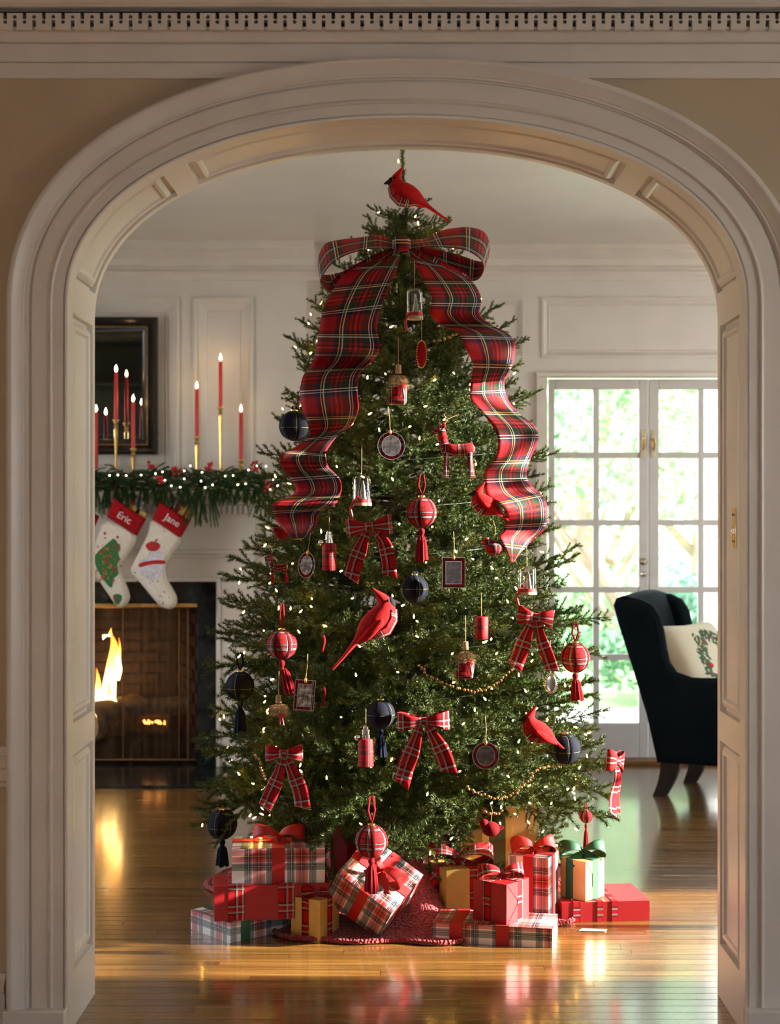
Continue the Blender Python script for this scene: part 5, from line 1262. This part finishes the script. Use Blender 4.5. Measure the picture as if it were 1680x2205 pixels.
def cloche(label, px, py, w_, h_, out=.05, up=True):
    p = orn_at(px, py, out); k = px_m(p); r = w_/2*k; h = h_*k
    t = thing('glass_cloche', label, 'glass ornament', p, group='glass cloches on the tree')
    part('glass_dome', MB().lathe([(r, -h*.4), (r, h*.35), (r*.93, h*.45), (r*.6, h*.5), (.002, h*.51)], 24), m_clear, t, ang=1.)
    part('base', MB().lathe([(0, -h*.5), (r*1.08, -h*.5), (r*1.08, -h*.4), (0, -h*.4)], 24), M('pale_wood', (.5, .34, .2), .6) if 'm_wood_' not in globals() else globals()['m_wood_'], t)
    part('snow', MB().ball((0, 0, -h*.4), r*.9, 14, 6, (1, 1, .25)), m_stitch, t)
    part('tiny_fir', MB().lathe([(r*.4, -h*.32), (r*.28, -h*.12), (r*.32, -h*.1), (r*.18, h*.08), (r*.22, h*.1), (.001, h*.32)], 11, (r*.15, 0, 0), wob=lambda q: 1+.2*(q % 2)), M('frosted_fir', (.45, .47, .42), .8), t, ang=.3)
    part('tiny_bird', MB().ball((-r*.45, -r*.2, -h*.2), r*.2, 8, 6), m_redcl, t)
    part('red_ribbon', MB().lathe([(r*1.03, -h*.4), (r*1.03, -h*.28)], 24).tube([(-r*.8, -r*.75, -h*.34), (-r*1.2, -r*.9, -h*.6), (-r*.95, -r, -h*.9)], [.003, .005, .004], 6), m_redrib, t)
    part('twine', MB().tube([(0, 0, h*.5), (0, .005, h*.8), (.0, .02, h*1.5)], .001, 5), m_twine, t)
    keep(px, py, max(w_, h_)*.8, p)
cloche('glass cloche with a tiny fir tree above the tartan bow', 779, 1056, 40, 66)
cloche('glass cloche high under the big bow knot', 893, 655, 34, 66, .06)
cloche('sunlit glass cloche with a tiny fir on the right, under the streamer tip', 1135, 1250, 40, 60)
def flask(label, px, py, w_, h_, out=.05, top=True):
    p = orn_at(px, py, out); k = px_m(p); r = w_/2*k; h = h_*k
    t = thing('flask_ornament', label, 'flask ornament', p, (0, 0, 0), 'tartan flasks on the tree')
    part('tartan_body', MB().lathe([(.001, -h*.5), (r*.92, -h*.5), (r, -h*.47), (r, h*.40), (r*.9, h*.47), (r*.6, h*.5)], 20, uv=True), t_buff, t)
    if top:
        part('silver_cap', MB().lathe([(r*.62, h*.48), (r*.62, h*.62), (r*.55, h*.63), (r*.55, h*.8), (r*.4, h*.82), (r*.4, h*.9), (r*.15, h*.93), (.001, h*.93)], 16), m_silver, t)
        part('silver_cup', MB().ball((-r*1.1, -r*.2, h*.52), r*.42, 12, 8), m_silver, t)
    part('twine', MB().tube([(0, 0, h*(.9 if top else .5)), (0, .01, h*1.5)], .001, 5), m_twine, t)
    keep(px, py, h_*.75, p); keep(px, py-h_*.6, h_*.4, p)
flask('red tartan flask with silver cup left of the upper tartan bow', 709, 1199, 31, 60)
flask('red tartan flask with silver cap low between two bows', 788, 1620, 33, 62, .06)
flask('red tartan cylinder on the right above the furry mitten', 1037, 1352, 29, 50, .04, False)
m_fur = needle_mat('fawn_fur', (.22, .12, .05), (.42, .27, .13), (.6, .45, .26), .8)
def mitten(label, px, py, w_, h_, out=.055, body=True):
    p = orn_at(px, py, out); k = px_m(p); r = w_/2*k; h = h_*k
    t = thing('furry_ornament', label, 'furry ornament', p, group='fur trimmed ornaments on the tree')
    part('wooden_bead', MB().lathe([(.001, h*.34), (r*.3, h*.34), (r*.3, h*.40), (r*.26, h*.42), (r*.26, h*.55), (r*.22, h*.57), (.001, h*.57)], 14), m_twine, t)
    if body:
        o_ = spline_outline([(-r*.7, h*.05), (r*.7, h*.05), (r*.78, -h*.3), (r*.6, -h*.48), (-r*.2, -h*.48), (-r*.9, -h*.46), (-r*1.0, -h*.30), (-r*.7, -h*.2)], 3)
        q = puffy(MB(), o_, r*1.0, r*.3); q.uv = [tuple((q.v[i][0], q.v[i][2]) for i in f) for f in q.f]; q.has_uv = True
        part('tartan_mitten', q, t_small, t, ang=1.2)
    tw_ = [np.array([[math.cos(a_)*r*.4, math.sin(a_)*r*.4, h*.1], [math.cos(a_)*r*.75, math.sin(a_)*r*.7, h*.02]]) for a_ in np.linspace(0, 6.1, 16)]+[np.array([[math.cos(a_)*r*.3, math.sin(a_)*r*.3, h*.3], [math.cos(a_)*r*.7, math.sin(a_)*r*.6, h*.15]]) for a_ in np.linspace(0, 6.1, 14)]
    tri_ = needle_twigs(tw_, 2600, r*.6, .0011, (10, 60)); me_ = raw_mesh('fur_trim', tri_, np.arange(len(tri_)).reshape(-1, 3), mats=[m_fur]); o2_ = link('fur_trim', me_, t); o2_['kind'] = 'stuff'
    part('red_bow', MB().ball((r*.35, -r*.75, -h*.02), r*.28, 10, 7, (1.5, .5, .8)).tube([(r*.3, -r*.8, -h*.05), (r*.2, -r*.85, -h*.3)], .003, 6).tube([(r*.4, -r*.8, -h*.05), (r*.55, -r*.85, -h*.32)], .003, 6), m_redrib, t)
    part('twine', MB().tube([(0, 0, h*.55), (0, .005, h*.9), (0, .02, h*1.3)], .001, 5), m_twine, t)
    keep(px, py, h_*.75, p); keep(px, py-h_*.5, 25, p)
mitten('furry tartan mitten with wooden bead high on the tree, beside the left streamer', 858, 832, 46, 82)
mitten('furry tartan mitten with wooden bead right of the tree centre', 1003, 1425, 44, 76)
mitten('fawn fur ornament with wooden bead low on the left of the tree', 600, 1537, 44, 70, .05, False)
def pendant(label, px, py, w_, h_, mt, out=.05):
    p = orn_at(px, py, out); k = px_m(p); rx, rz = w_/2*k, h_/2*k
    t = thing('beaded_pendant', label, 'pendant', p, group='bead edged pendants on the tree')
    part('face', puffy(MB(), oval(rx*.88, rz*.92), .012, .006), mt, t, ang=1.2)
    mb = MB(); n = 34
    for a_, b_ in oval(rx*.95, rz*.98, n): mb.ball((a_, -.003, b_), .0022, 6, 4)
    o_ = part('bead_edge', mb, m_gold if mt == m_redcl else m_silver, t); o_['kind'] = 'stuff'
    part('twine', MB().tube([(0, 0, rz), (0, .004, rz+35*k), (0, .015, rz+70*k)], .001, 5), m_twine, t)
    keep(px, py, h_*.8, p)
pendant('slim red oval pendant edged with beads, right of the furry mitten', 908, 763, 23, 60, m_redcl)
pendant('silver oval pendant edged with beads under the pale bow', 1186, 1472, 30, 44, m_silver)
# red ribbon ends hanging among the branches
for lab, px, y0, y1 in (('short strip of red velvet ribbon left of the big cardinal', 696, 1368, 1405), ('curled end of red velvet ribbon right of the bright photo frame', 697, 1480, 1520)):
    p = orn_at(px, (y0+y1)/2, .02); k = px_m(p); h = (y1-y0)*k
    A = [Vector((-.004+.003*math.sin(i*.6), 0, h/2-h*i/8)) for i in range(9)]; B = [q+Vector((.009, .002, 0)) for q in A]
    o = link('velvet_ribbon', mesh_of('velvet_ribbon', strip(MB(), A, B, 2), m_velvet), None, p); m_ = o.modifiers.new('thick', 'SOLIDIFY'); m_.thickness = .001
    tag(o, lab, 'ribbon')
    keep(px, (y0+y1)/2, 22, p)
# ------------------------------------------------------------------ bead garlands
m_bead = M('copper_beads', (.42, .22, .09), .3, .6, var=.3, scale=50)
def beads(label, pts):
    q = [on_tree(a_, b_, .025) for a_, b_ in pts]; path = catmull(q, 14); mb = MB(); acc = 0; last = path[0]
    for p_ in path:
        if (p_-last).length > .0085:
            mb.ball(p_+Vector((random.gauss(0, .002), random.gauss(0, .002), random.gauss(0, .002))), .0046, 6, 4); last = p_
    t = thing('bead_garland', label, 'bead garland', q[0], group='copper bead garlands on the tree')
    o_ = part('bead_string', mb, m_bead, t, world=True); o_['kind'] = 'stuff'
    for a_, b_ in pts: keep(a_, b_, 10, on_tree(a_, b_, .0))
beads('copper bead garland swagged across the lower middle of the tree', [(900, 1428), (930, 1460), (980, 1480), (1030, 1488), (1070, 1470), (1105, 1440)])
beads('copper bead garland low on the right, swagged towards the lowest bow', [(1000, 1690), (1040, 1712), (1090, 1716), (1130, 1690), (1160, 1655), (1210, 1650)])
beads('copper bead garland high on the right under the streamer', [(930, 735), (965, 725), (1000, 715), (1110, 800), (1130, 830), (1115, 790)][:3])
beads('copper bead loop at the low left beside the tartan bow', [(545, 1625), (560, 1640), (568, 1670), (590, 1690)])
beads('copper bead garland looped in front of the gold parcel', [(1085, 1745), (1060, 1752), (1100, 1770), (1125, 1752)][:2]+[(1040, 1745)])

for x_ in (1010, 1050, 1090, 1130): ORN.append((x_, 1830, 46, 5.46)); ORN.append((x_, 1800, 22, 5.46))
# ------------------------------------------------------------------ Christmas tree
tree = thing('christmas_tree', 'tall full fir tree decorated with lights, tartan bows and baubles', 'tree', (TREE.x, TREE.y, 0))
part('trunk', MB().tube([(0, 0, .06), (0, 0, 1.2), (.0, 0, 2.45)], [.045, .035, .012], 10), m_stem, tree)
st = part('tree_stand', MB().lathe([(0, .0), (.16, .0), (.16, .02), (.07, .05), (.06, .14), (0, .14)], 18), m_iron, tree)
def bough(seed, L=.34):
    r = np.random.default_rng(seed); tws = []
    def bend(p0, d, L_, up, n=5):
        d = d/np.linalg.norm(d); return np.array([p0+d*L_*t+np.array([0, 0, up*L_*t*t]) for t in np.linspace(0, 1, n+1)])
    main = bend(np.zeros(3), np.array([1., r.normal()*.06, 0.]), L, r.uniform(-.12, .18)); tws.append(main)
    npair = 8
    for k in range(npair):
        t = .12+.80*k/(npair-1); base = main[0]+(main[-1]-main[0])*t; base[2] = np.interp(t, np.linspace(0, 1, len(main)), main[:, 2])
        ln = L*(.50-.36*t)*r.uniform(.8, 1.15)
        for sg in (-1, 1):
            an = math.radians(r.uniform(36, 56)); el = r.uniform(-.35, .45)
            tws.append(bend(base, np.array([math.cos(an), sg*math.sin(an), el]), ln*r.uniform(.85, 1.1), r.uniform(-.1, .25), 4))
        if k % 2 == 0 and k < 6: tws.append(bend(base, np.array([.75, r.normal()*.3, r.choice([-1, 1])*.8]), ln*.75, .05, 4))
    tri = needle_twigs(tws, 1750, .0175, .0023, (34, 66))
    V = [tri]; nT = len(tri)//3; quads = []; off_ = len(tri)
    for i, tw_ in enumerate(tws):
        v, f = tube_np(tw_, .003 if i == 0 else .0019, .001); V.append(v); quads += [tuple(off_+q for q in g_) for g_ in f]; off_ += len(v)
    return np.concatenate(V), np.arange(len(tri)).reshape(-1, 3), np.array(quads)
VAR = [bough(100+i) for i in range(9)]
BME = []
for V, T_, Q in VAR:
    midx = np.concatenate([np.zeros(len(T_)), np.ones(len(Q))]); BME.append(raw_mesh('branch', V, T_, Q, [m_needle, m_stem], midx))
def rot_bough(az, el, roll):
    return Matrix.Rotation(az, 4, 'Z') @ Matrix.Rotation(-el, 4, 'Y') @ Matrix.Rotation(roll, 4, 'X')
def pixel(p): return CX+F*p[0]/p[1], CY-F*(p[2]-EZ)/p[1]
def push_back(tip, Lw):
    """branch tips stay behind the ornaments that hang in front of them"""
    x, y = pixel(tip); d = 0.
    for ox, oy, r_, Y in ORN:
        if abs(x-ox) < r_+14 and abs(y-oy) < r_+14:
            q = Y+.03-tip[1]
            if q > d: d = q
    return d
inner = []; sticks = []
NB = 0; zl = []
zs_list = np.linspace(0, 1, 3000); zz = .25+zs_list*2.20; wgt = np.array([tree_r(z)+.08 for z in zz]); cdf = np.cumsum(wgt)/wgt.sum()
GA = PI*(3-math.sqrt(5))
NTOT = 268
for i in range(NTOT):
    u = (i+.5)/NTOT; z = float(np.interp(u, cdf, zz)); az = i*GA+random.uniform(-.12, .12)
    R_ = tree_r(z)*random.uniform(.92, 1.06)
    el = math.radians(lerp(-6, 38, max(0, (z-.3)/2.2))+random.uniform(-9, 9))
    if z < .42: el = math.radians(random.uniform(-26, -8))
    s_ = lerp(1.12, .58, max(0, min(1, (z-.3)/2.1)))*random.uniform(.92, 1.1)
    Lw = .34*s_
    tip = Vector((TREE.x+R_*math.cos(az), TREE.y+R_*math.sin(az), z+.02))
    d = push_back(tip, Lw)
    if d > 0:
        dr_ = Vector((math.cos(az), math.sin(az), 0))
        if dr_.y < -.2: R_ = max(.1, R_-d/abs(dr_.y)*.9); R_ = max(R_, tree_r(z)*.55)
    Mx = rot_bough(az, el, random.uniform(-.5, .5))
    base = Vector((R_*math.cos(az), R_*math.sin(az), z))-(Mx.to_3x3() @ Vector((Lw, 0, 0)))
    o = link('branch', BME[i % 9], tree); o.matrix_local = Matrix.Translation(base) @ Mx @ Matrix.Scale(s_, 4)
    sticks.append(np.array([[0, 0, max(.2, base.z-.1*Lw)], list(base)]))
# tips that stick out at the silhouette, and the leading shoot
for (px, py, az, el, s_) in [(640, 735, PI, .5, .5), (605, 1000, PI, .15, .55), (1170, 840, 0, .45, .6), (1205, 980, 0, .2, .6), (1140, 735, 0, .3, .45), (1115, 690, 0, .5, .5), (1310, 1325, 0, .1, .7), (490, 1330, PI, .2, .7), (1255, 1190, 0, .25, .6), (480, 1560, PI, .0, .8), (1315, 1550, 0, .05, .75),
                             (425, 1690, PI, -.05, .8), (418, 1790, PI, -.5, .75), (1300, 1760, 0, -.3, .7), (1345, 1650, 0, .0, .5), (535, 1215, PI, .35, .6), (555, 1140, PI, .3, .5), (790, 450, PI, .35, .42), (786, 485, PI, .5, .42), (925, 425, 0, .8, .4), (966, 465, 0, .35, .42), (945, 500, 0, .1, .36)]:
    tip = P(px, py, 5.66)-tree.location; Mx = rot_bough(az, el, random.uniform(-.4, .4)); Lw = .34*s_
    o = link('branch', BME[random.randrange(9)], tree); o.matrix_local = Matrix.Translation(tip-(Mx.to_3x3() @ Vector((Lw, 0, 0)))) @ Mx @ Matrix.Scale(s_, 4)
for (px, py, Y, az, el, s_) in [(575, 1842, 5.22, -2.1, -.75, .62), (640, 1834, 5.12, -1.9, -.6, .6), (705, 1806, 5.1, -1.7, -.5, .6), (1000, 1842, 5.14, -1.4, -.8, .55), (1194, 1826, 5.3, -.9, -.75, .6), (890, 1806, 5.06, -1.5, -.5, .6), (452, 1812, 5.4, -2.7, -.7, .6), (540, 1800, 5.25, -2.2, -.5, .6)]:
    tip = P(px, py, Y)-tree.location; Mx = rot_bough(az, el, random.uniform(-.4, .4)); Lw = .34*s_
    o = link('branch', BME[random.randrange(9)], tree); o.matrix_local = Matrix.Translation(tip-(Mx.to_3x3() @ Vector((Lw, 0, 0)))) @ Mx @ Matrix.Scale(s_, 4)
ldr = np.array([list(P(873, 520, 5.7)-tree.location), list(P(876, 440, 5.7)-tree.location), list(P(868, 380, 5.7)-tree.location), list(P(866, 318, 5.7)-tree.location)])
tri = needle_twigs([ldr], 2600, .022, .0024, (30, 55)); v, f = tube_np(ldr, .006, .003)
me = raw_mesh('leading_shoot', np.concatenate([tri, v]), np.arange(len(tri)).reshape(-1, 3), np.array(f)+len(tri), [m_needle, m_stem], np.concatenate([np.zeros(len(tri)//3), np.ones(len(f))]))
link('leading_shoot', me, tree)
# inner foliage: one mass that nobody could count
Vs, Ts, off_ = [], [], 0
NI = 430
for i in range(NI):
    u = (i+.5)/NI; z = float(np.interp(u, cdf, zz)); az = i*GA+1.3
    R_ = tree_r(z)*random.uniform(.62, .86); s_ = lerp(1.05, .55, max(0, min(1, (z-.3)/2.1)))
    Mx = rot_bough(az, math.radians(random.uniform(-15, 45)), random.uniform(-1.5, 1.5))
    tip = Vector((TREE.x+R_*math.cos(az), TREE.y+R_*math.sin(az), z)); d = push_back(tip, .3)
    if d > 0 and math.sin(az) < -.2: R_ = max(R_*.6, R_-d)
    base = Vector((R_*math.cos(az), R_*math.sin(az), z))-(Mx.to_3x3() @ Vector((.34*s_, 0, 0)))
    A4 = np.array(Matrix.Translation(base) @ Mx @ Matrix.Scale(s_, 4)); V, T_, Q = VAR[i % 9]; nT = len(T_)*3
    T2 = V[:nT] @ A4[:3, :3].T+A4[:3, 3]; Vs.append(T2); Ts.append(np.arange(nT).reshape(-1, 3)+off_); off_ += nT
me = raw_mesh('inner_foliage', np.concatenate(Vs), np.concatenate(Ts), mats=[m_needle]); o = link('inner_foliage', me, tree); o['kind'] = 'stuff'
Vs, Qs, off_ = [], [], 0
for sgm in sticks:
    v, f = tube_np(sgm, .009, .004); Vs.append(v); Qs += [tuple(off_+q for q in g_) for g_ in f]; off_ += len(v)
me = raw_mesh('branch_stems', np.concatenate(Vs), np.zeros((0, 3), int), np.array(Qs), [m_stem]); o = link('branch_stems', me, tree); o['kind'] = 'stuff'
# ------------------------------------------------------------------ tree lights
lt = thing('tree_lights', 'string of warm white mini lights wound round the tree', 'string lights', (TREE.x, TREE.y, .3))
m_bulb = EM('warm_mini_bulb', (1., .50, .08), 65.)
ml = mesh_of('bulb', MB().lathe([(.0004, -.007), (.0022, -.005), (.0028, 0), (.0016, .005), (.0003, .008)], 7), m_bulb)
cnt = 0; turns = 13; NL = 250; pts = []
for i in range(NL):
    u = (i+.5)/NL; z = float(np.interp(u, cdf, zz)); az = -PI/2+random.uniform(-1.45, 1.45)+(random.choice((-.25, .25)) if i % 5 == 0 else 0)
    R_ = tree_r(z)*random.uniform(.80, .98)
    q = Vector((R_*math.cos(az), R_*math.sin(az), z))
    w_ = q+Vector((TREE.x, TREE.y, 0)); x, y = pixel(w_)
    if any(abs(x-ox) < r_*.75 and abs(y-oy) < r_*.75 and Y > w_.y for ox, oy, r_, Y in ORN): q -= Vector((math.cos(az), math.sin(az), 0))*.10
    o = link('bulb', ml, lt, q-Vector((0, 0, .3))); o.rotation_euler = (random.uniform(-1.3, 1.3), random.uniform(-1.3, 1.3), 0)
mb = MB(); hel = []
for i in range(600):
    t = i/599; z = .3+2.1*t; a_ = t*turns*2*PI; R_ = tree_r(z)*.66; hel.append((R_*math.cos(a_), R_*math.sin(a_), z-.3))
part('wire', mb.tube(hel, .0013, 4, False), M('dark_green_wire', (.01, .025, .012), .6), lt)
link('bulb', ml, lt, P(858, 347, 5.66)-lt.location)
# ------------------------------------------------------------------ knitted tree skirt
a = N('red_cable_knit'); co = a.coord(); sp = a.n('SeparateXYZ'); a.l(co, sp.inputs[0])
wv = a.n('TexWave', Scale=26., Distortion=6., Detail=1.); wv.inputs['Detail Scale'].default_value = 2.; a.l(co, wv.inputs['Vector'])
vo = a.n('TexVoronoi', Scale=95.); a.l(co, vo.inputs['Vector'])
hh = a.math('ADD', a.math('MULTIPLY', wv.outputs['Fac'], .5), a.math('MULTIPLY', vo.outputs['Distance'], 1.))
a.bsdf(a.ramp(a.noise(co, 14.), [(.3, (.26, .005, .010)), (.7, (.40, .010, .016))]), .95, bump=hh, bstr=.9, bdist=.012, Sheen__Weight=.3); m_knit = a.m
rows = []; nr, na = 30, 120
for i in range(nr+1):
    t = i/nr; r = .13+.56*t; row = []
    for k in range(na):
        a_ = 2*PI*k/na; f = math.sin(a_*9+1.)*.5+math.sin(a_*5-.6)*.5+.4*math.sin(a_*17)
        rr = r*(1+.05*f*t)+.02*t*math.sin(a_*3)
        hump = .17*math.exp(-((a_+PI/2-.10)/.25)**2 if a_ < PI else -((a_-1.5*PI-.10)/.25)**2)*math.exp(-((r-.33)/.13)**2)
        z = .19*math.exp(-((r-.12)/.13)**2)+.030*(1+f)*math.sin(PI*min(1, t*1.05))*(.4+.6*t)+hump+.006
        row.append((rr*math.cos(a_), rr*math.sin(a_), max(z, .005)))
    rows.append(row)
sk_ = thing('tree_skirt', 'red chunky knit skirt spread round the foot of the tree', 'tree skirt', (TREE.x, TREE.y, .001))
part('knitted_cloth', MB().grid(rows, True), m_knit, sk_, ang=1.5, solid=.008)
part('rolled_edge', MB().tube([(p[0], p[1], p[2]+.003) for p in rows[-1]]+[rows[-1][0]], .009, 7, False), m_knit, sk_)

# ------------------------------------------------------------------ wrapped parcels
def gift(label, C, th, a_, b_, h, paper, bands=(), bow=None, flap=None, name='gift_box', R=None, tagged=False):
    """C: nearest bottom corner; local x runs right/back at angle th, local y left/back"""
    th = math.radians(th); ex = Vector((math.cos(th), math.sin(th), 0)); ey = Vector((-math.sin(th), math.cos(th), 0))
    c = Vector(C)+ex*a_/2+ey*b_/2
    t = thing(name, label, 'gift box', c, (0, 0, th), 'wrapped parcels under the tree')
    if R is not None: t.rotation_euler = R.to_euler(); t.location = C
    part('wrapped_box', box_uv(MB(), (a_, b_, h), None, (0, 0, h/2)), paper, t, smooth=False)
    e = .0016
    for ax, off_, wd, mt in bands:
        mb = MB()
        if ax == 'x':                                 # band running along local y, placed at x = off_
            pr = [(-b_/2-e, -e), (b_/2+e, -e), (b_/2+e, h+e), (-b_/2-e, h+e), (-b_/2-e, -e)]
            A = [Vector((off_-wd/2, y, max(z, .0005))) for y, z in pr]; B = [Vector((off_+wd/2, y, max(z, .0005))) for y, z in pr]
        else:
            pr = [(-a_/2-e, -e), (a_/2+e, -e), (a_/2+e, h+e), (-a_/2-e, h+e), (-a_/2-e, -e)]
            A = [Vector((x, off_-wd/2, max(z, .0005))) for x, z in pr]; B = [Vector((x, off_+wd/2, max(z, .0005))) for x, z in pr]
        part('ribbon', strip(MB(), A, B, 2, wd), mt, t, smooth=False, solid=.0012)
    if bow:
        w_, h_, mt, tl, lean, yaw = bow[:6]; pos = bow[6] if len(bow) > 6 else (0, 0)
        q = bpy.data.objects.new('bow', None); COL.objects.link(q); q.parent = t; q.empty_display_size = .02
        q.location = (pos[0], pos[1], h+h_*.32); q.rotation_euler = (math.radians(lean), 0, math.radians(yaw)-th if R is None else math.radians(yaw))
        bow_parts(q, w_, h_, tl, mt, None, .55, tilt=-.12)
    if flap:
        for ax, sg in flap:                           # folded paper end: two triangles meeting at the middle
            for up in (0, 1):
                s_ = 1 if up else -1; m = .42
                if ax == 'x':
                    y2 = b_/2; tri_ = [(-y2, h/2+s_*h*.49), (y2, h/2+s_*h*.49), (0, h/2+s_*h*.03)]
                    mb = MB().add([(sg*(a_/2+.0004), y, z) for y, z in tri_]+[(sg*(a_/2+.0016), y*.96, h/2+(z-h/2)*.98) for y, z in tri_], [(0, 1, 2), (3, 4, 5), (0, 1, 4, 3), (1, 2, 5, 4), (2, 0, 3, 5)])
                else:
                    x2 = a_/2; tri_ = [(-x2, h/2+s_*h*.49), (x2, h/2+s_*h*.49), (0, h/2+s_*h*.03)]
                    mb = MB().add([(x, sg*(b_/2+.0004), z) for x, z in tri_]+[(x*.96, sg*(b_/2+.0016), h/2+(z-h/2)*.98) for x, z in tri_], [(0, 1, 2), (3, 4, 5), (0, 1, 4, 3), (1, 2, 5, 4), (2, 0, 3, 5)])
                part('folded_flap', mb, paper, t, smooth=False)
    return t
T2 = lambda w_, l_, d_=.03: [([(-.004, -.004), (-d_*.8, -l_*.5), (-d_*1.5, -l_)], w_), ([(.004, -.004), (d_*.7, -l_*.45), (d_*1.6, -l_*.9)], w_)]
gift('flat white tartan parcel with green ribbon at the bottom left of the pile', on_z(495, 2031, 0), 41, .36, .225, .065, t_white, [('x', -.12, .035, m_green)])
gift('long red parcel with two tartan ribbons under the white tartan box', on_z(462, 1984, .066), 8, .37, .17, .111, m_redp, [('x', -.115, .052, t_mid), ('x', .045, .052, t_mid)], flap=[('x', -1)])
gift('white tartan box with broad red ribbon on top of the red parcel', P(499, 1911, 5.075), 4, .30, .19, .124, t_white, [('x', .0, .042, m_redrib), ('y', .03, .04, m_redrib)], bow=(.17, .05, m_redrib, T2(.035, .06), -35, 0))
gift('small gold parcel with tartan ribbon and bow at the front left', on_z(689, 2031, 0), 59, .11, .112, .135, m_goldp, [('y', .0, .026, t_mid), ('x', .0, .026, t_mid)], bow=(.10, .035, t_mid, T2(.026, .07, .02), -20, 20))
gift('flat white tartan parcel with two red ribbons at the front right', on_z(1189, 2042, 0), 79, .185, .385, .062, t_white, [('y', -.035, .042, m_redrib), ('y', .115, .042, m_redrib)])
gift('small red parcel with tartan ribbon and bow on the flat front parcel', P(1091, 1995, 5.005), 52, .128, .13, .132, m_redp, [('y', .012, .030, t_mid), ('x', .012, .030, t_mid)], bow=(.15, .04, t_mid, T2(.03, .05), -35, 10), flap=[('y', -1)])
gift('tall white tartan box with red satin bow', Vector((.469, 5.2, 0)), 70, .13, .137, .232, t_white, [('y', .0, .034, m_redrib), ('x', .0, .036, m_redrib)], bow=(.15, .05, m_redrib, T2(.034, .05), -40, 10))
gift('gold foil parcel with big tartan bow behind the small red one', Vector((.134, 5.24, 0)), 20, .15, .165, .182, m_goldp, [('x', .03, .042, t_mid), ('y', .0, .042, t_mid)], bow=(.24, .055, t_mid, T2(.045, .09, .07), -35, 0))
gift('tall gold box with green and gold band at the back of the pile', Vector((P(992, 1900, 5.47).x, 5.47, .004)), 0, .265, .15, .345, m_kraft, [('x', -.005, .105, m_goldp), ('x', -.005, .058, m_green)])
gift('flat red parcel with tartan bands at the right end of the pile', Vector((.522, 5.275, 0)), 6, .30, .25, .067, m_redp, [('x', -.10, .024, t_mid), ('x', -.02, .02, t_mid), ('x', .03, .02, t_mid)])
gift('square gold parcel with green ribbon and bow on the flat red one', Vector((.602, 5.288, .0685)), 45, .102, .108, .132, m_kraft, [('y', .015, .03, m_green), ('x', .0, .03, m_green)], bow=(.16, .05, m_green, T2(.034, .04), -40, 5), flap=[('y', -1)])
gift('upright red parcel half hidden behind the white tartan box', Vector((-.262, 5.45, .004)), 5, .085, .12, .31, m_redp, [('x', .03, .03, m_velvet)])
gift('upright gold parcel half hidden behind the tartan bauble', Vector((-.165, 5.5, .004)), 0, .09, .1, .29, m_kraft, [('x', .0, .03, m_redrib)])
# the tipped box leaning on its corner
n_ = Vector((.30, -.62, .72)).normalized(); e1 = Vector((.60, .05, -.80)); e1 = (e1-n_*e1.dot(n_)).normalized(); e2 = n_.cross(e1)
Rm = Matrix((e1, e2, n_)).transposed(); A_, B_, Hh_ = .215, .20, .15
cor_ = [Rm @ Vector((sx*A_/2, sy*B_/2, z)) for sx in (-1, 1) for sy in (-1, 1) for z in (0, Hh_)]
zmin = min(q.z for q in cor_); pc_ = P(806, 1948, 5.12); ctr = Vector((pc_.x, pc_.y, 0))-Rm @ Vector((0, 0, Hh_/2)); ctr.z = -zmin+.002
gift('tipped white tartan parcel with red satin ribbon leaning in front of the skirt', ctr, 0, A_, B_, Hh_, t_white, [('x', .0, .034, m_redrib), ('y', .0, .034, m_redrib)], bow=(.16, .05, m_redrib, T2(.036, .06), -70, 0), R=Rm)
# gift tag lying on the boards
tg = P(1270, 2003, 5.2); tg.z = .003
o = part('gift_tag', MB().prism([(-.045, -.012), (.04, -.018), (.05, .008), (-.03, .02)], 0, .0012, 'xy'), M('white_card', (.75, .72, .68), .6), None, smooth=False); o.location = on_z(1275, 2003, .002)
tag(o, 'white gift tag lying on the boards by the flat red parcel', 'gift tag')
